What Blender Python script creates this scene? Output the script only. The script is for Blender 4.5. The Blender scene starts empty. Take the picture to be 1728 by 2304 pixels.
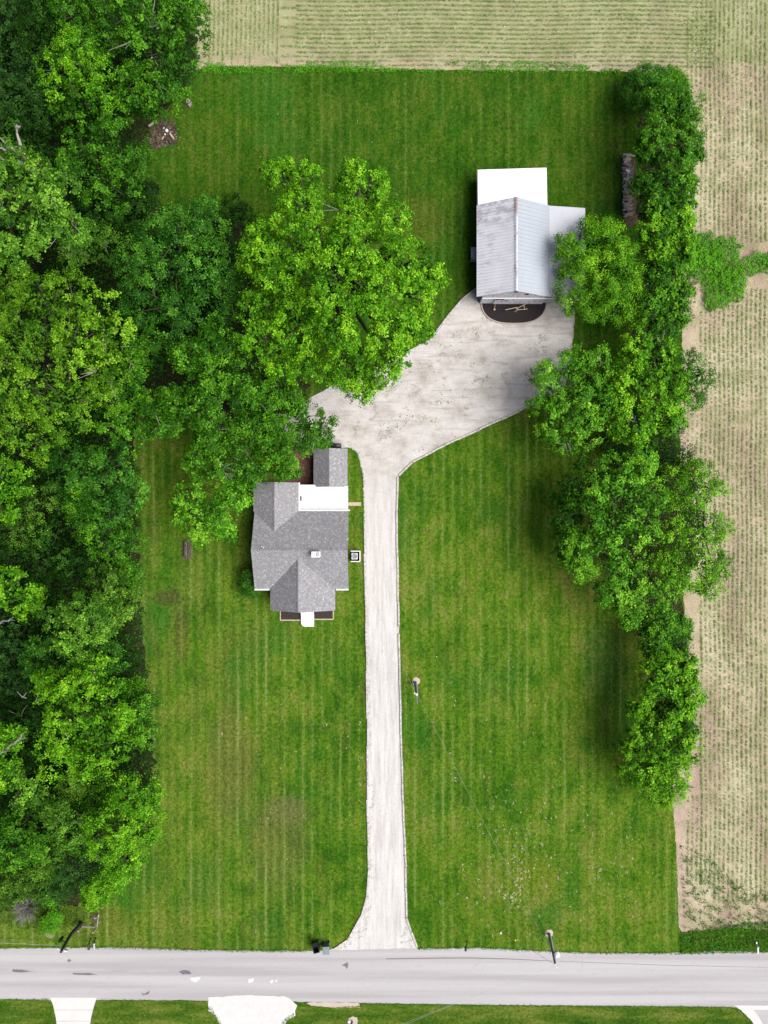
import bpy, bmesh, math, random
import numpy as np
from mathutils import Vector, noise as mnoise
from mathutils.geometry import tessellate_polygon

# ------------------------------------------------------------------ camera, sky, sun
scn = bpy.context.scene
COL = scn.collection
H = 78.0            # height of the drone above the ground, metres
S = 24.0            # photo pixels per metre at ground level

cam_d = bpy.data.cameras.new("camera")
cam = bpy.data.objects.new("camera", cam_d)
COL.objects.link(cam)
cam.location = (0, 0, H)
cam.rotation_euler = (0, 0, 0)
cam_d.sensor_fit = 'VERTICAL'
cam_d.sensor_height = 24.0
cam_d.lens = 12.0 / (48.0 / H)
cam_d.clip_end = 5000
scn.camera = cam

SUN_EL, SUN_AZ = math.radians(56), math.radians(106)     # azimuth clockwise from north (+Y)
w = bpy.data.worlds.new("World"); scn.world = w; w.use_nodes = True
nt = w.node_tree
sky = nt.nodes.new('ShaderNodeTexSky'); sky.sky_type = 'NISHITA'; sky.sun_disc = False
sky.sun_elevation = SUN_EL; sky.sun_rotation = SUN_AZ
sky.air_density = 1.0; sky.dust_density = 4.0; sky.ozone_density = 1.0
nt.links.new(sky.outputs[0], nt.nodes['Background'].inputs[0])
nt.nodes['Background'].inputs[1].default_value = 0.05
sd = bpy.data.lights.new("sun", 'SUN'); sd.energy = 3.25; sd.angle = math.radians(50); sd.color = (1.0, 0.955, 0.90)
sun = bpy.data.objects.new("sun", sd); COL.objects.link(sun)
sdir = Vector((math.sin(SUN_AZ)*math.cos(SUN_EL), math.cos(SUN_AZ)*math.cos(SUN_EL), math.sin(SUN_EL)))
sun.rotation_euler = sdir.to_track_quat('Z', 'Y').to_euler()
sun.location = sdir*100
scn.view_settings.view_transform = 'Standard'; scn.view_settings.look = 'None'
scn.view_settings.exposure = 1.0; scn.view_settings.gamma = 1.0
scn.render.engine = 'CYCLES'
scn.cycles.max_bounces = 5; scn.cycles.diffuse_bounces = 0; scn.cycles.glossy_bounces = 2
scn.cycles.transmission_bounces = 2; scn.cycles.transparent_max_bounces = 4

# ------------------------------------------------------------------ helpers
def W(px, py, z=0.0):
    f = (H - z)/H/S
    return Vector(((px-864)*f, (1152-py)*f, z))

def link(o, parent=None):
    COL.objects.link(o)
    if parent is not None: o.parent = parent
    return o

def tag(o, label=None, cat=None, group=None, kind=None):
    if label: o['label'] = label
    if cat: o['category'] = cat
    if group: o['group'] = group
    if kind: o['kind'] = kind
    return o

def thing(name, loc, label, cat, group=None, rz=0):
    o = bpy.data.objects.new(name, None); COL.objects.link(o)
    o.empty_display_size = 0.3
    o.location = loc; o.rotation_euler = (0, 0, rz)
    return tag(o, label, cat, group)

class MB:
    """collects boxes, tubes, slabs; build() links them as one mesh"""
    def __init__(s): s.v = []; s.f = []; s.m = []
    def add(s, vs, fs, mi=0):
        n = len(s.v); s.v += [tuple(v) for v in vs]
        s.f += [tuple(i+n for i in f) for f in fs]; s.m += [mi]*len(fs); return s
    def box(s, c, d, rz=0, mi=0, ry=0):
        x, y, z = d[0]/2, d[1]/2, d[2]/2
        vs = []
        for sx, sy, sz in ((-1,-1,-1),(1,-1,-1),(1,1,-1),(-1,1,-1),(-1,-1,1),(1,-1,1),(1,1,1),(-1,1,1)):
            p = Vector((sx*x, sy*y, sz*z))
            if ry: p = Vector((p.x*math.cos(ry)+p.z*math.sin(ry), p.y, -p.x*math.sin(ry)+p.z*math.cos(ry)))
            if rz: p = Vector((p.x*math.cos(rz)-p.y*math.sin(rz), p.x*math.sin(rz)+p.y*math.cos(rz), p.z))
            vs.append(p+Vector(c))
        return s.add(vs, [(0,3,2,1),(4,5,6,7),(0,1,5,4),(1,2,6,5),(2,3,7,6),(3,0,4,7)], mi)
    def tube(s, pts, rad, n=8, mi=0, cap=True):
        pts = [Vector(p) for p in pts]
        if not hasattr(rad, '__len__'): rad = [rad]*len(pts)
        vs = []; fs = []
        for i, p in enumerate(pts):
            t = (pts[min(i+1, len(pts)-1)]-pts[max(i-1, 0)]).normalized()
            a = t.cross(Vector((0, 0, 1)) if abs(t.z) < .9 else Vector((1, 0, 0))).normalized(); b = t.cross(a)
            for k in range(n):
                an = 2*math.pi*k/n
                vs.append(p+(a*math.cos(an)+b*math.sin(an))*rad[i])
        for i in range(len(pts)-1):
            for k in range(n):
                fs.append((i*n+k, i*n+(k+1) % n, (i+1)*n+(k+1) % n, (i+1)*n+k))
        if cap:
            fs.append(tuple(range(n-1, -1, -1))); fs.append(tuple((len(pts)-1)*n+k for k in range(n)))
        return s.add(vs, fs, mi)
    def slab(s, top, th, mi=0):
        top = [Vector(p) for p in top]
        nrm = Vector((0, 0, 0))
        for i in range(len(top)): nrm += top[i].cross(top[(i+1) % len(top)])
        if nrm.z < 0: top.reverse()
        n = len(top)
        vs = top+[p-Vector((0, 0, th)) for p in top]
        fs = [tuple(range(n)), tuple(range(2*n-1, n-1, -1))]
        for i in range(n): fs.append((i, i+n, (i+1) % n+n, (i+1) % n))
        return s.add(vs, fs, mi)
    def build(s, name, mats, parent=None, bevel=0, smooth=False, off=None):
        me = bpy.data.meshes.new(name)
        vs = s.v
        if off is not None: vs = [(v[0]-off[0], v[1]-off[1], v[2]-off[2]) for v in vs]
        me.from_pydata(vs, [], s.f)
        if not isinstance(mats, (list, tuple)): mats = [mats]
        for m in mats: me.materials.append(m)
        me.polygons.foreach_set('material_index', s.m)
        bm = bmesh.new(); bm.from_mesh(me)
        bmesh.ops.recalc_face_normals(bm, faces=bm.faces)
        if bevel:
            bmesh.ops.bevel(bm, geom=bm.edges[:], offset=bevel, segments=1, affect='EDGES', clamp_overlap=True)
        bm.to_mesh(me); bm.free()
        if smooth: me.polygons.foreach_set('use_smooth', [True]*len(me.polygons))
        me.update()
        o = bpy.data.objects.new(name, me)
        return link(o, parent)

# ------------------------------------------------------------------ material helpers
class NT:
    def __init__(s, name, rough=.8, spec=.3):
        s.m = bpy.data.materials.new(name); s.m.use_nodes = True
        s.t = s.m.node_tree; s.b = s.t.nodes['Principled BSDF']
        s.b.inputs['Roughness'].default_value = rough
        s.b.inputs['Specular IOR Level'].default_value = spec
        g = s.t.nodes.new('ShaderNodeNewGeometry'); s.pos = g.outputs['Position']
    def lk(s, a, b):
        if isinstance(a, (int, float)): b.default_value = a
        elif isinstance(a, tuple): b.default_value = a if len(a) == 4 or b.type == 'VECTOR' else (*a, 1)
        else: s.t.links.new(a, b)
    def scale(s, vec, sc, loc=(0, 0, 0), rz=0):
        n = s.t.nodes.new('ShaderNodeMapping'); s.lk(vec, n.inputs[0]); n.inputs['Scale'].default_value = sc
        n.inputs['Location'].default_value = loc; n.inputs['Rotation'].default_value = (0, 0, rz); return n.outputs[0]
    def noise(s, sc, det=3, vec=None, rough=.55, dist=0):
        n = s.t.nodes.new('ShaderNodeTexNoise'); s.lk(vec if vec is not None else s.pos, n.inputs['Vector'])
        n.inputs['Scale'].default_value = sc; n.inputs['Detail'].default_value = det
        n.inputs['Roughness'].default_value = rough; n.inputs['Distortion'].default_value = dist
        return n.outputs[0]
    def vor(s, sc, vec=None, feat='F1', out='Distance'):
        n = s.t.nodes.new('ShaderNodeTexVoronoi'); s.lk(vec if vec is not None else s.pos, n.inputs['Vector'])
        n.inputs['Scale'].default_value = sc; n.feature = feat; return n.outputs[out]
    def ramp(s, fac, stops):
        n = s.t.nodes.new('ShaderNodeValToRGB'); s.lk(fac, n.inputs[0])
        e = n.color_ramp.elements
        while len(e) < len(stops): e.new(.5)
        for el, (p, c) in zip(e, stops):
            el.position = p
            if isinstance(c, (int, float)): c = (c, c, c)
            el.color = (*c, 1)
        return n.outputs[0]
    def mix(s, fac, a, b, mode='MIX'):
        n = s.t.nodes.new('ShaderNodeMix'); n.data_type = 'RGBA'; n.blend_type = mode
        s.lk(fac, n.inputs[0]); s.lk(a, n.inputs[6]); s.lk(b, n.inputs[7]); return n.outputs[2]
    def math(s, op, a, b=0.0, c=None):
        n = s.t.nodes.new('ShaderNodeMath'); n.operation = op; s.lk(a, n.inputs[0]); s.lk(b, n.inputs[1])
        if c is not None: s.lk(c, n.inputs[2])
        return n.outputs[0]
    def xyz(s, vec=None):
        n = s.t.nodes.new('ShaderNodeSeparateXYZ'); s.lk(vec if vec is not None else s.pos, n.inputs[0]); return n.outputs
    def comb(s, x, y, z=0.0):
        n = s.t.nodes.new('ShaderNodeCombineXYZ'); s.lk(x, n.inputs[0]); s.lk(y, n.inputs[1]); s.lk(z, n.inputs[2]); return n.outputs[0]
    def attr(s, name, out='Fac'):
        n = s.t.nodes.new('ShaderNodeAttribute'); n.attribute_name = name; return n.outputs[out]
    def bump(s, h, d=.02, st=.5):
        n = s.t.nodes.new('ShaderNodeBump'); s.lk(h, n.inputs['Height']); n.inputs['Distance'].default_value = d
        n.inputs['Strength'].default_value = st; s.t.links.new(n.outputs[0], s.b.inputs['Normal'])
    def smooth(s, v, a, b):
        n = s.t.nodes.new('ShaderNodeMapRange'); n.interpolation_type = 'SMOOTHSTEP'; s.lk(v, n.inputs[0])
        n.inputs[1].default_value = a; n.inputs[2].default_value = b; return n.outputs[0]
    def done(s, col):
        s.lk(col, s.b.inputs['Base Color']); return s.m

def plain(name, col, rough=.6, var=.25, sc=3.0, spec=.3, metal=0):
    n = NT(name, rough, spec); n.b.inputs['Metallic'].default_value = metal
    f = n.noise(sc, 4)
    c = n.mix(f, tuple(x*(1-var) for x in col), tuple(min(1, x*(1+var)) for x in col))
    f2 = n.ramp(n.noise(sc*9, 2), [(.35, 1-var*.5), (.6, 1.0)])
    return n.done(n.mix(1.0, c, f2, 'MULTIPLY'))

def lawn_color(n):
    x, y, z = n.xyz()
    big = n.noise(.07, 3)
    mid = n.noise(1.0, 4, n.scale(n.pos, (.65, .36, 1)), .65)
    sm = n.noise(3.2, 3, n.scale(n.pos, (1, .7, 1), (7, 3, 0)), .65)
    fine = n.noise(16, 2, None, .7)
    m = n.math('ADD', n.math('MULTIPLY', big, .55), n.math('ADD', n.math('MULTIPLY', mid, .75), n.math('MULTIPLY', sm, .38)))
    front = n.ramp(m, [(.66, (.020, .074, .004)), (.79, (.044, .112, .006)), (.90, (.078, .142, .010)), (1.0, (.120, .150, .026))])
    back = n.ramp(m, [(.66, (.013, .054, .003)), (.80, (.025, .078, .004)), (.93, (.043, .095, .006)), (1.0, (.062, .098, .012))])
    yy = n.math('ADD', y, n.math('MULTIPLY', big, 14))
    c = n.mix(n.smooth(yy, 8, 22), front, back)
    # bluish lush patches, brownish thin patches
    c = n.mix(n.math('MULTIPLY', n.smooth(n.noise(.16, 2, n.scale(n.pos, (1, .6, 1), (31, 5, 0))), .54, .68), .65), c, (.024, .100, .009))
    c = n.mix(n.math('MULTIPLY', n.smooth(n.noise(.45, 5, n.scale(n.pos, (1, .40, 1), (3, 55, 0)), .70), .52, .68), n.math('SUBTRACT', .42, n.math('MULTIPLY', n.smooth(y, 5, 15), .22))), c, (.100, .110, .020))
    west = n.math('MULTIPLY', n.math('SUBTRACT', 1.0, n.smooth(x, -15, -6)), n.math('SUBTRACT', 1.0, n.smooth(y, -2, 6)))
    c = n.mix(n.math('MULTIPLY', west, n.math('MULTIPLY', n.smooth(n.noise(.5, 4, n.scale(n.pos, (1, .25, 1), (13, 5, 0)), .7), .42, .64), .36)), c, (.105, .115, .026))
    for (cx_, cy_, rx_, ry_, am, col) in ((-20.3, -8.0, 1.6, .8, .7, (.045, .045, .018)), (-19.0, -11.5, .8, 3.0, .45, (.07, .05, .02)), (-14.5, -24, 2.6, 6, .5, (.115, .100, .03)), (-10, -31, 3.2, 5, .4, (.115, .105, .035)), (3.6, 27.5, 2.5, 2.5, .5, (.075, .085, .012)),
                                         (-9, -28, 2.2, 1.6, .45, (.125, .11, .05)), (20.5, -14, 2.2, 4.0, .5, (.020, .085, .014)), (14, -34, 3, 2.2, .45, (.10, .13, .010)), (-27.5, -38.5, 6, 1.6, .35, (.11, .11, .02))):
        dx = n.math('DIVIDE', n.math('SUBTRACT', x, cx_), rx_); dy = n.math('DIVIDE', n.math('SUBTRACT', y, cy_), ry_)
        d2 = n.math('ADD', n.math('MULTIPLY', dx, dx), n.math('MULTIPLY', dy, dy))
        d2 = n.math('ADD', d2, n.math('MULTIPLY', n.math('SUBTRACT', sm, .5), 3.0))
        c = n.mix(n.math('MULTIPLY', n.math('SUBTRACT', 1.0, n.smooth(d2, .15, 1.3)), am), c, col)
    # mowing lines: narrow paler ridges left between passes, running north-south
    wob = n.math('MULTIPLY', n.noise(.12, 2, n.scale(n.pos, (.3, 1, 1))), .35)
    fr = n.math('FRACT', n.math('ADD', n.math('DIVIDE', x, .875), wob))
    ln = n.math('SUBTRACT', 1.0, n.smooth(n.math('ABSOLUTE', n.math('SUBTRACT', fr, .5)), 0.0, .24))
    lid = n.math('FLOOR', n.math('ADD', n.math('DIVIDE', x, .875), wob))
    wn = n.t.nodes.new('ShaderNodeTexWhiteNoise'); wn.noise_dimensions = '1D'; n.lk(lid, wn.inputs['W'])
    pm = n.noise(1, 3, n.scale(n.pos, (.45, .10, 1), (9, 9, 0)), .6)
    amt = n.math('MULTIPLY', n.smooth(pm, .38, .64), n.math('ADD', n.math('MULTIPLY', wn.outputs[0], .8), .25))
    amt = n.math('MULTIPLY', amt, n.math('ADD', .45, n.math('MULTIPLY', n.noise(2.6, 2, n.scale(n.pos, (1.5, 1, 1))), .9)))
    bs = n.smooth(y, 30, 5)
    amt = n.math('MULTIPLY', amt, n.math('ADD', n.math('ADD', .32, n.math('MULTIPLY', bs, .50)), n.math('MULTIPLY', n.math('MULTIPLY', bs, n.math('SUBTRACT', 1.0, n.smooth(x, -12, -5))), .35)))
    c = n.mix(n.math('MULTIPLY', ln, amt), c, (.135, .185, .045))
    # slightly darker trough between lines
    tr = n.smooth(n.math('ABSOLUTE', n.math('SUBTRACT', fr, .5)), .28, .5)
    c = n.mix(n.math('MULTIPLY', tr, .22), c, (.012, .035, .005))
    g = n.ramp(fine, [(.30, .55), (.5, .96), (.68, 1.48)])
    c = n.mix(1.0, c, g, 'MULTIPLY')
    g2 = n.ramp(n.noise(3.6, 5, None, .78), [(.36, .58), (.5, 1.0), (.64, 1.34)])
    c = n.mix(n.math('MULTIPLY', n.smooth(n.noise(2.2, 4, n.scale(n.pos, (1, .6, 1), (71, 8, 0)), .75), .54, .68), .40), c, (.125, .120, .030))
    return n.mix(1.0, c, g2, 'MULTIPLY'), fine

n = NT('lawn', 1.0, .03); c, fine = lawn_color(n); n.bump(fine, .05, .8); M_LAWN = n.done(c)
n = NT('lawn_blades', .9, .06); c, fine = lawn_color(n)
tv = n.ramp(n.attr('tint'), [(0, .65), (.5, 1.15), (.93, 1.7), (1, 2.3)])
M_BLADE = n.done(n.mix(1.0, c, tv, 'MULTIPLY'))

n = NT('south_lawn', 1.0, .03)
f = n.noise(.5, 4, n.scale(n.pos, (.4, 1.6, 1)), .6)
c = n.ramp(f, [(.30, (.016, .055, .006)), (.48, (.045, .090, .008)), (.65, (.100, .130, .022))])
c = n.mix(1.0, c, n.ramp(n.noise(14, 2, None, .7), [(.3, .55), (.7, 1.45)]), 'MULTIPLY'); c = n.mix(1.0, c, n.ramp(n.noise(3.6, 5, None, .78), [(.36, .62), (.5, 1.0), (.64, 1.34)]), 'MULTIPLY'); n.bump(n.noise(14, 2), .04, .7)
M_SLAWN = n.done(c)

n = NT('field_soil', .95, .1)
x, y, z = n.xyz()
b = n.noise(.22, 4, n.scale(n.pos, (1.3, .5, 1)), .6)
c = n.ramp(b, [(.34, (.250, .185, .145)), (.50, (.335, .280, .195)), (.64, (.380, .345, .235))])
fs = n.noise(9, 3, None, .75)
c = n.mix(n.math('MULTIPLY', n.smooth(y, 41, 43), .5), c, (.190, .235, .095))
pk = n.math('MULTIPLY', n.math('SUBTRACT', 1.0, n.smooth(n.math('ADD', x, n.math('MULTIPLY', b, 4)), 28.5, 32.5)), n.math('SUBTRACT', 1.0, n.smooth(y, 38, 44)))
c = n.mix(n.math('MULTIPLY', pk, .75), c, (.345, .250, .222))
c = n.mix(1.0, c, n.ramp(fs, [(.28, .62), (.5, .98), (.7, 1.25)]), 'MULTIPLY')
st = n.noise(1, 2, n.scale(n.pos, (30, 5, 1)), .7)
c = n.mix(n.smooth(st, .58, .72), c, (.50, .44, .31))
c = n.mix(n.math('MULTIPLY', n.smooth(n.noise(.5, 4, None, .7), .42, .66), .42), c, (.130, .155, .060))
n.bump(fs, .05, .8)
M_FIELD = n.done(c)

n = NT('forest_soil_and_shade', .95, .1)
M_FFLOOR_SHADE = n.done(n.ramp(n.noise(2.5, 5), [(.3, (.008, .012, .004)), (.6, (.022, .022, .010)), (.75, (.040, .032, .018))]))  # dark floor of the wood, also the painted shade under other trees

n = NT('gravel', .9, .2)
x, y, z = n.xyz()
comp = n.ramp(n.noise(1, 4, n.scale(n.pos, (3.2, .25, 1)), .6), [(.3, (.36, .345, .335)), (.5, (.45, .44, .432)), (.7, (.50, .492, .488))])
loose = n.ramp(n.noise(.45, 5, n.scale(n.pos, (1, 1.3, 1)), .65), [(.28, (.23, .215, .19)), (.40, (.335, .318, .298)), (.52, (.405, .388, .375)), (.75, (.485, .47, .46))])
c = n.mix(n.smooth(n.math('ADD', y, n.math('MULTIPLY', n.noise(.25, 3), 9)), 3, 10), comp, loose)
gm = n.math('MULTIPLY', n.smooth(n.noise(.5, 5, n.scale(n.pos, (1, 1.5, 1), (14, 2, 0)), .7), .54, .66), n.smooth(n.noise(5, 3, None, .7), .42, .58))
c = n.mix(n.math('MULTIPLY', gm, n.math('ADD', .10, n.math('MULTIPLY', n.smooth(y, 2, 8), .7))), c, (.12, .14, .075))
dm = n.smooth(n.noise(.8, 5, n.scale(n.pos, (.7, 1.6, 1), (44, 2, 0)), .7), .60, .72)
c = n.mix(n.math('MULTIPLY', dm, n.math('ADD', .1, n.math('MULTIPLY', n.smooth(y, 2, 8), .6))), c, (.16, .13, .10))
trk = n.noise(1, 4, n.scale(n.pos, (.22, 3.4, 1), (0, 0, 0), math.radians(-28)), .6, .6)
c = n.mix(n.math('MULTIPLY', n.math('MULTIPLY', n.smooth(trk, .52, .66), n.smooth(y, 5, 9)), .45), c, (.235, .22, .205))
rut = n.math('SUBTRACT', 1.0, n.smooth(n.math('ABSOLUTE', n.math('SUBTRACT', n.math('ABSOLUTE', n.math('ADD', x, n.math('MULTIPLY', n.math('ADD', y, 12), .012))), .72)), .10, .42))
c = n.mix(n.math('MULTIPLY', n.math('MULTIPLY', rut, n.smooth(n.noise(1, 3, n.scale(n.pos, (2, .35, 1))), .40, .60)), n.math('MULTIPLY', n.math('SUBTRACT', 1.0, n.smooth(y, 2, 7)), .28)), c, (.30, .28, .265))
gf = n.noise(20, 2, None, .8)
c = n.mix(1.0, c, n.ramp(gf, [(.28, .72), (.5, 1.0), (.7, 1.15)]), 'MULTIPLY')
c = n.mix(n.math('MULTIPLY', n.smooth(n.noise(7, 4, None, .75), .58, .68), .45), c, (.20, .18, .165))
n.bump(gf, .03, .6); M_GRAVEL = n.done(c)

n = NT('road_asphalt', .9, .2)
x, y, z = n.xyz()
lane = n.noise(1, 3, n.scale(n.pos, (.03, 1.1, 1), (3, .35, 0)), .5)
c = n.ramp(lane, [(.35, (.275, .267, .277)), (.5, (.318, .310, .320)), (.65, (.345, .338, .346))])
c = n.mix(1.0, c, n.ramp(n.noise(22, 2, None, .8), [(.28, .86), (.5, 1.0), (.7, 1.08)]), 'MULTIPLY')
mid = n.math('ADD', y, n.math('MULTIPLY', x, .0045))
cs = n.math('SUBTRACT', 1.0, n.smooth(n.math('ABSOLUTE', n.math('ADD', mid, 43.15)), .05, .55))
c = n.mix(n.math('MULTIPLY', n.math('MULTIPLY', cs, n.smooth(n.noise(.5, 4, n.scale(n.pos, (.35, 2, 1)), .6), .38, .62)), n.smooth(x, 2, -22)), c, (.270, .255, .275))
c = n.mix(n.math('MULTIPLY', n.smooth(n.noise(1.3, 6, n.scale(n.pos, (.5, 1.4, 1)), .75), .54, .70), .30), c, (.245, .235, .242))
vo = n.vor(.33, n.scale(n.pos, (.5, 1.3, 1)), 'DISTANCE_TO_EDGE')
cr = n.math('MULTIPLY', n.math('SUBTRACT', 1.0, n.smooth(vo, .0, .006)), n.smooth(n.noise(.25, 3), .52, .62))
c = n.mix(n.math('MULTIPLY', cr, .35), c, (.17, .16, .165))
n.bump(n.noise(30, 2), .01, .4); M_ROAD = n.done(c)

M_CONC = plain('white_concrete', (.60, .605, .61), .85, .05, 1.2)
M_CONC2 = plain('pale_gravel_apron', (.47, .465, .465), .9, .13, 1.5)
M_MULCH = plain('black_mulch', (.018, .013, .014), .95, .7, 14)
M_MULCHB = plain('brown_mulch', (.040, .028, .026), .95, .6, 14)
M_BRICKPAVE = NT('brick_paving')
n = M_BRICKPAVE
br = n.t.nodes.new('ShaderNodeTexBrick'); n.lk(n.pos, br.inputs['Vector']); br.inputs['Scale'].default_value = 4.5
br.inputs['Color1'].default_value = (.20, .075, .055, 1); br.inputs['Color2'].default_value = (.13, .055, .045, 1); br.inputs['Mortar'].default_value = (.12, .09, .07, 1)
M_BRICKPAVE = n.done(n.mix(1.0, br.outputs[0], n.ramp(n.noise(3, 4), [(.35, .6), (.65, 1.3)]), 'MULTIPLY'))

def wood(name, a, b, sc=(2, 2, 2)):
    n = NT(name, .85, .2)
    f = n.noise(3, 4, n.scale(n.pos, sc), .65)
    c = n.ramp(f, [(.3, a), (.7, b)])
    return n.done(n.mix(1.0, c, n.ramp(n.noise(25, 2), [(.3, .7), (.6, 1.1)]), 'MULTIPLY'))
M_TIMBER = wood('weathered_timber', (.20, .18, .17), (.58, .55, .54), (1.6, 1.6, 1))
M_LOG = wood('log_bark', (.07, .052, .046), (.40, .33, .31), (4, 4, 4))
M_LOGP = wood('split_wood_pale', (.25, .20, .14), (.55, .50, .42), (4, 4, 4))
M_BARK = wood('tree_bark', (.030, .024, .018), (.090, .075, .060), (3, 3, 1))
M_DEAD = wood('dead_wood', (.16, .145, .135), (.36, .33, .31), (3, 3, 1))
M_POLE = wood('creosote_pole', (.020, .020, .018), (.050, .048, .042), (6, 6, 1))
M_POLEG = wood('grey_pole', (.34, .34, .35), (.60, .61, .63), (6, 6, 1))
M_PLANK = wood('plank_wood', (.33, .27, .19), (.46, .40, .30))
M_WHITE = plain('white_paint', (.62, .62, .63), .5, .05, 2)
M_SIDING = NT('white_siding', .55)
n = M_SIDING; x, y, z = n.xyz()
M_SIDING = n.done(n.mix(n.smooth(n.math('FRACT', n.math('MULTIPLY', z, 8)), .0, .15), (.36, .36, .37), (.56, .56, .57)))
M_GLASS = plain('window_glass', (.03, .04, .05), .08, .1, 1, .6)
M_BLACK = plain('black_plastic', (.012, .018, .020), .4, .3, 4)
M_BLACKI = plain('black_plastic_inside', (.006, .008, .009), .6, .3, 4)
M_GREYP = plain('grey_plastic', (.16, .20, .23), .5, .15, 3)
M_METAL = plain('galvanised_metal', (.34, .35, .36), .45, .15, 5, .5, .3)
M_DMETAL = plain('dark_metal', (.035, .037, .04), .5, .3, 5)
M_YELLOW = plain('yellow_plastic', (.85, .68, .02), .5, .1, 3)
M_RED = plain('dark_red_paint', (.13, .010, .022), .5, .2, 6)
n = NT('grey_ash', .95, .1)
f = n.noise(1.6, 5, None, .75)
c = n.ramp(f, [(.36, (.018, .014, .014)), (.5, (.055, .040, .034)), (.62, (.120, .085, .062))])
M_ASH = n.done(n.mix(1.0, c, n.ramp(n.noise(12, 3, None, .8), [(.3, .5), (.7, 1.6)]), 'MULTIPLY'))
M_EARTH = plain('bare_brown_earth', (.095, .065, .050), .95, .5, 4)
M_SANDY = plain('pale_dug_earth', (.40, .335, .285), .95, .3, 5)
M_STONE = plain('edging_stone', (.34, .28, .25), .85, .25, 8)
M_CRACK = plain('tar_crack', (.15, .13, .145), .9, .3, 6)
M_TAR = plain('tar_patch', (.13, .12, .14), .9, .4, 6)
M_SALT = plain('pale_patch', (.46, .46, .47), .9, .08, 6)

def shingle(name, swap, a=(.208, .208, .222)):
    n = NT(name, .9, .15); x, y, z = n.xyz()
    al, ac_ = (y, x) if swap else (x, y)
    row_ = n.math('FLOOR', n.math('DIVIDE', ac_, .11))
    wn = n.t.nodes.new('ShaderNodeTexWhiteNoise'); wn.noise_dimensions = '2D'
    off = n.t.nodes.new('ShaderNodeTexWhiteNoise'); off.noise_dimensions = '1D'; n.lk(row_, off.inputs['W'])
    tab = n.math('FLOOR', n.math('ADD', n.math('DIVIDE', al, .12), off.outputs[0]))
    n.lk(n.comb(tab, row_), wn.inputs['Vector'])
    c = n.ramp(wn.outputs[0], [(0, tuple(k*.82 for k in a)), (.55, a), (.78, tuple(k*1.08 for k in a)), (.92, tuple(k*1.25 for k in a)), (1, tuple(k*1.5 for k in a))])
    fr = n.math('FRACT', n.math('DIVIDE', ac_, .11))
    c = n.mix(n.math('MULTIPLY', n.math('SUBTRACT', 1.0, n.smooth(fr, 0, .2)), .35), c, tuple(k*.5 for k in a))
    c = n.mix(1.0, c, n.ramp(n.noise(.7, 4), [(.3, .95), (.7, 1.04)]), 'MULTIPLY')
    c = n.mix(1.0, c, n.ramp(n.noise(26, 2, None, .8), [(.3, .80), (.7, 1.18)]), 'MULTIPLY')
    n.bump(fr, .01, .4)
    return n.done(c)
M_SH_EW = shingle('shingles_rows_east_west', False)
M_SH_NS = shingle('shingles_rows_north_south', True)

def tin(name, pitch, stain, base):
    n = NT(name, .45, .4); x, y, z = n.xyz()
    wob = n.math('MULTIPLY', n.noise(.6, 2), .03)
    fr = n.math('FRACT', n.math('DIVIDE', n.math('ADD', y, wob), pitch))
    seam = n.math('SUBTRACT', 1.0, n.smooth(n.math('ABSOLUTE', n.math('SUBTRACT', fr, .5)), .04, .17))
    c = n.ramp(n.noise(1, 3, n.scale(n.pos, (.5, .25, 1)), .5), [(.3, tuple(b*.93 for b in base)), (.7, tuple(min(.9, b*1.05) for b in base))])
    if stain:
        # old dirt and rust: heavy at the north end near the ridge and down the west eave
        d1 = n.smooth(n.noise(1, 5, n.scale(n.pos, (.55, 1.5, 1), (2, 7, 0)), .7), .50, .66)
        top = n.smooth(n.math('ADD', y, n.math('MULTIPLY', n.noise(.6, 2), 3)), 26.2, 28.6)
        west = n.math('SUBTRACT', 1.0, n.smooth(x, 8.6, 11.0))
        amt = n.math('MINIMUM', 1.0, n.math('ADD', n.math('MULTIPLY', d1, n.math('ADD', .22, n.math('MULTIPLY', west, .55))), n.math('MULTIPLY', top, n.math('MULTIPLY', n.smooth(n.noise(1.2, 4, n.scale(n.pos, (1, 1.6, 1)), .65), .40, .62), .95))))
        c = n.mix(n.math('MULTIPLY', amt, .7), c, (.26, .24, .26))
    c = n.mix(n.math('MULTIPLY', seam, .42 if stain else .34), c, (.20, .20, .24))
    n.bump(seam, .012, .5)
    return n.done(c)
M_TINW = tin('old_tin_roof', .285, True, (.70, .71, .77))
M_TINE = tin('newer_tin_roof', .178, False, (.29, .325, .37))
M_TINE2 = tin('lean_to_tin_roof', .178, False, (.35, .37, .42))
M_TINWHITE = plain('bright_white_metal', (.80, .80, .80), .4, .02, 1)

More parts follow.
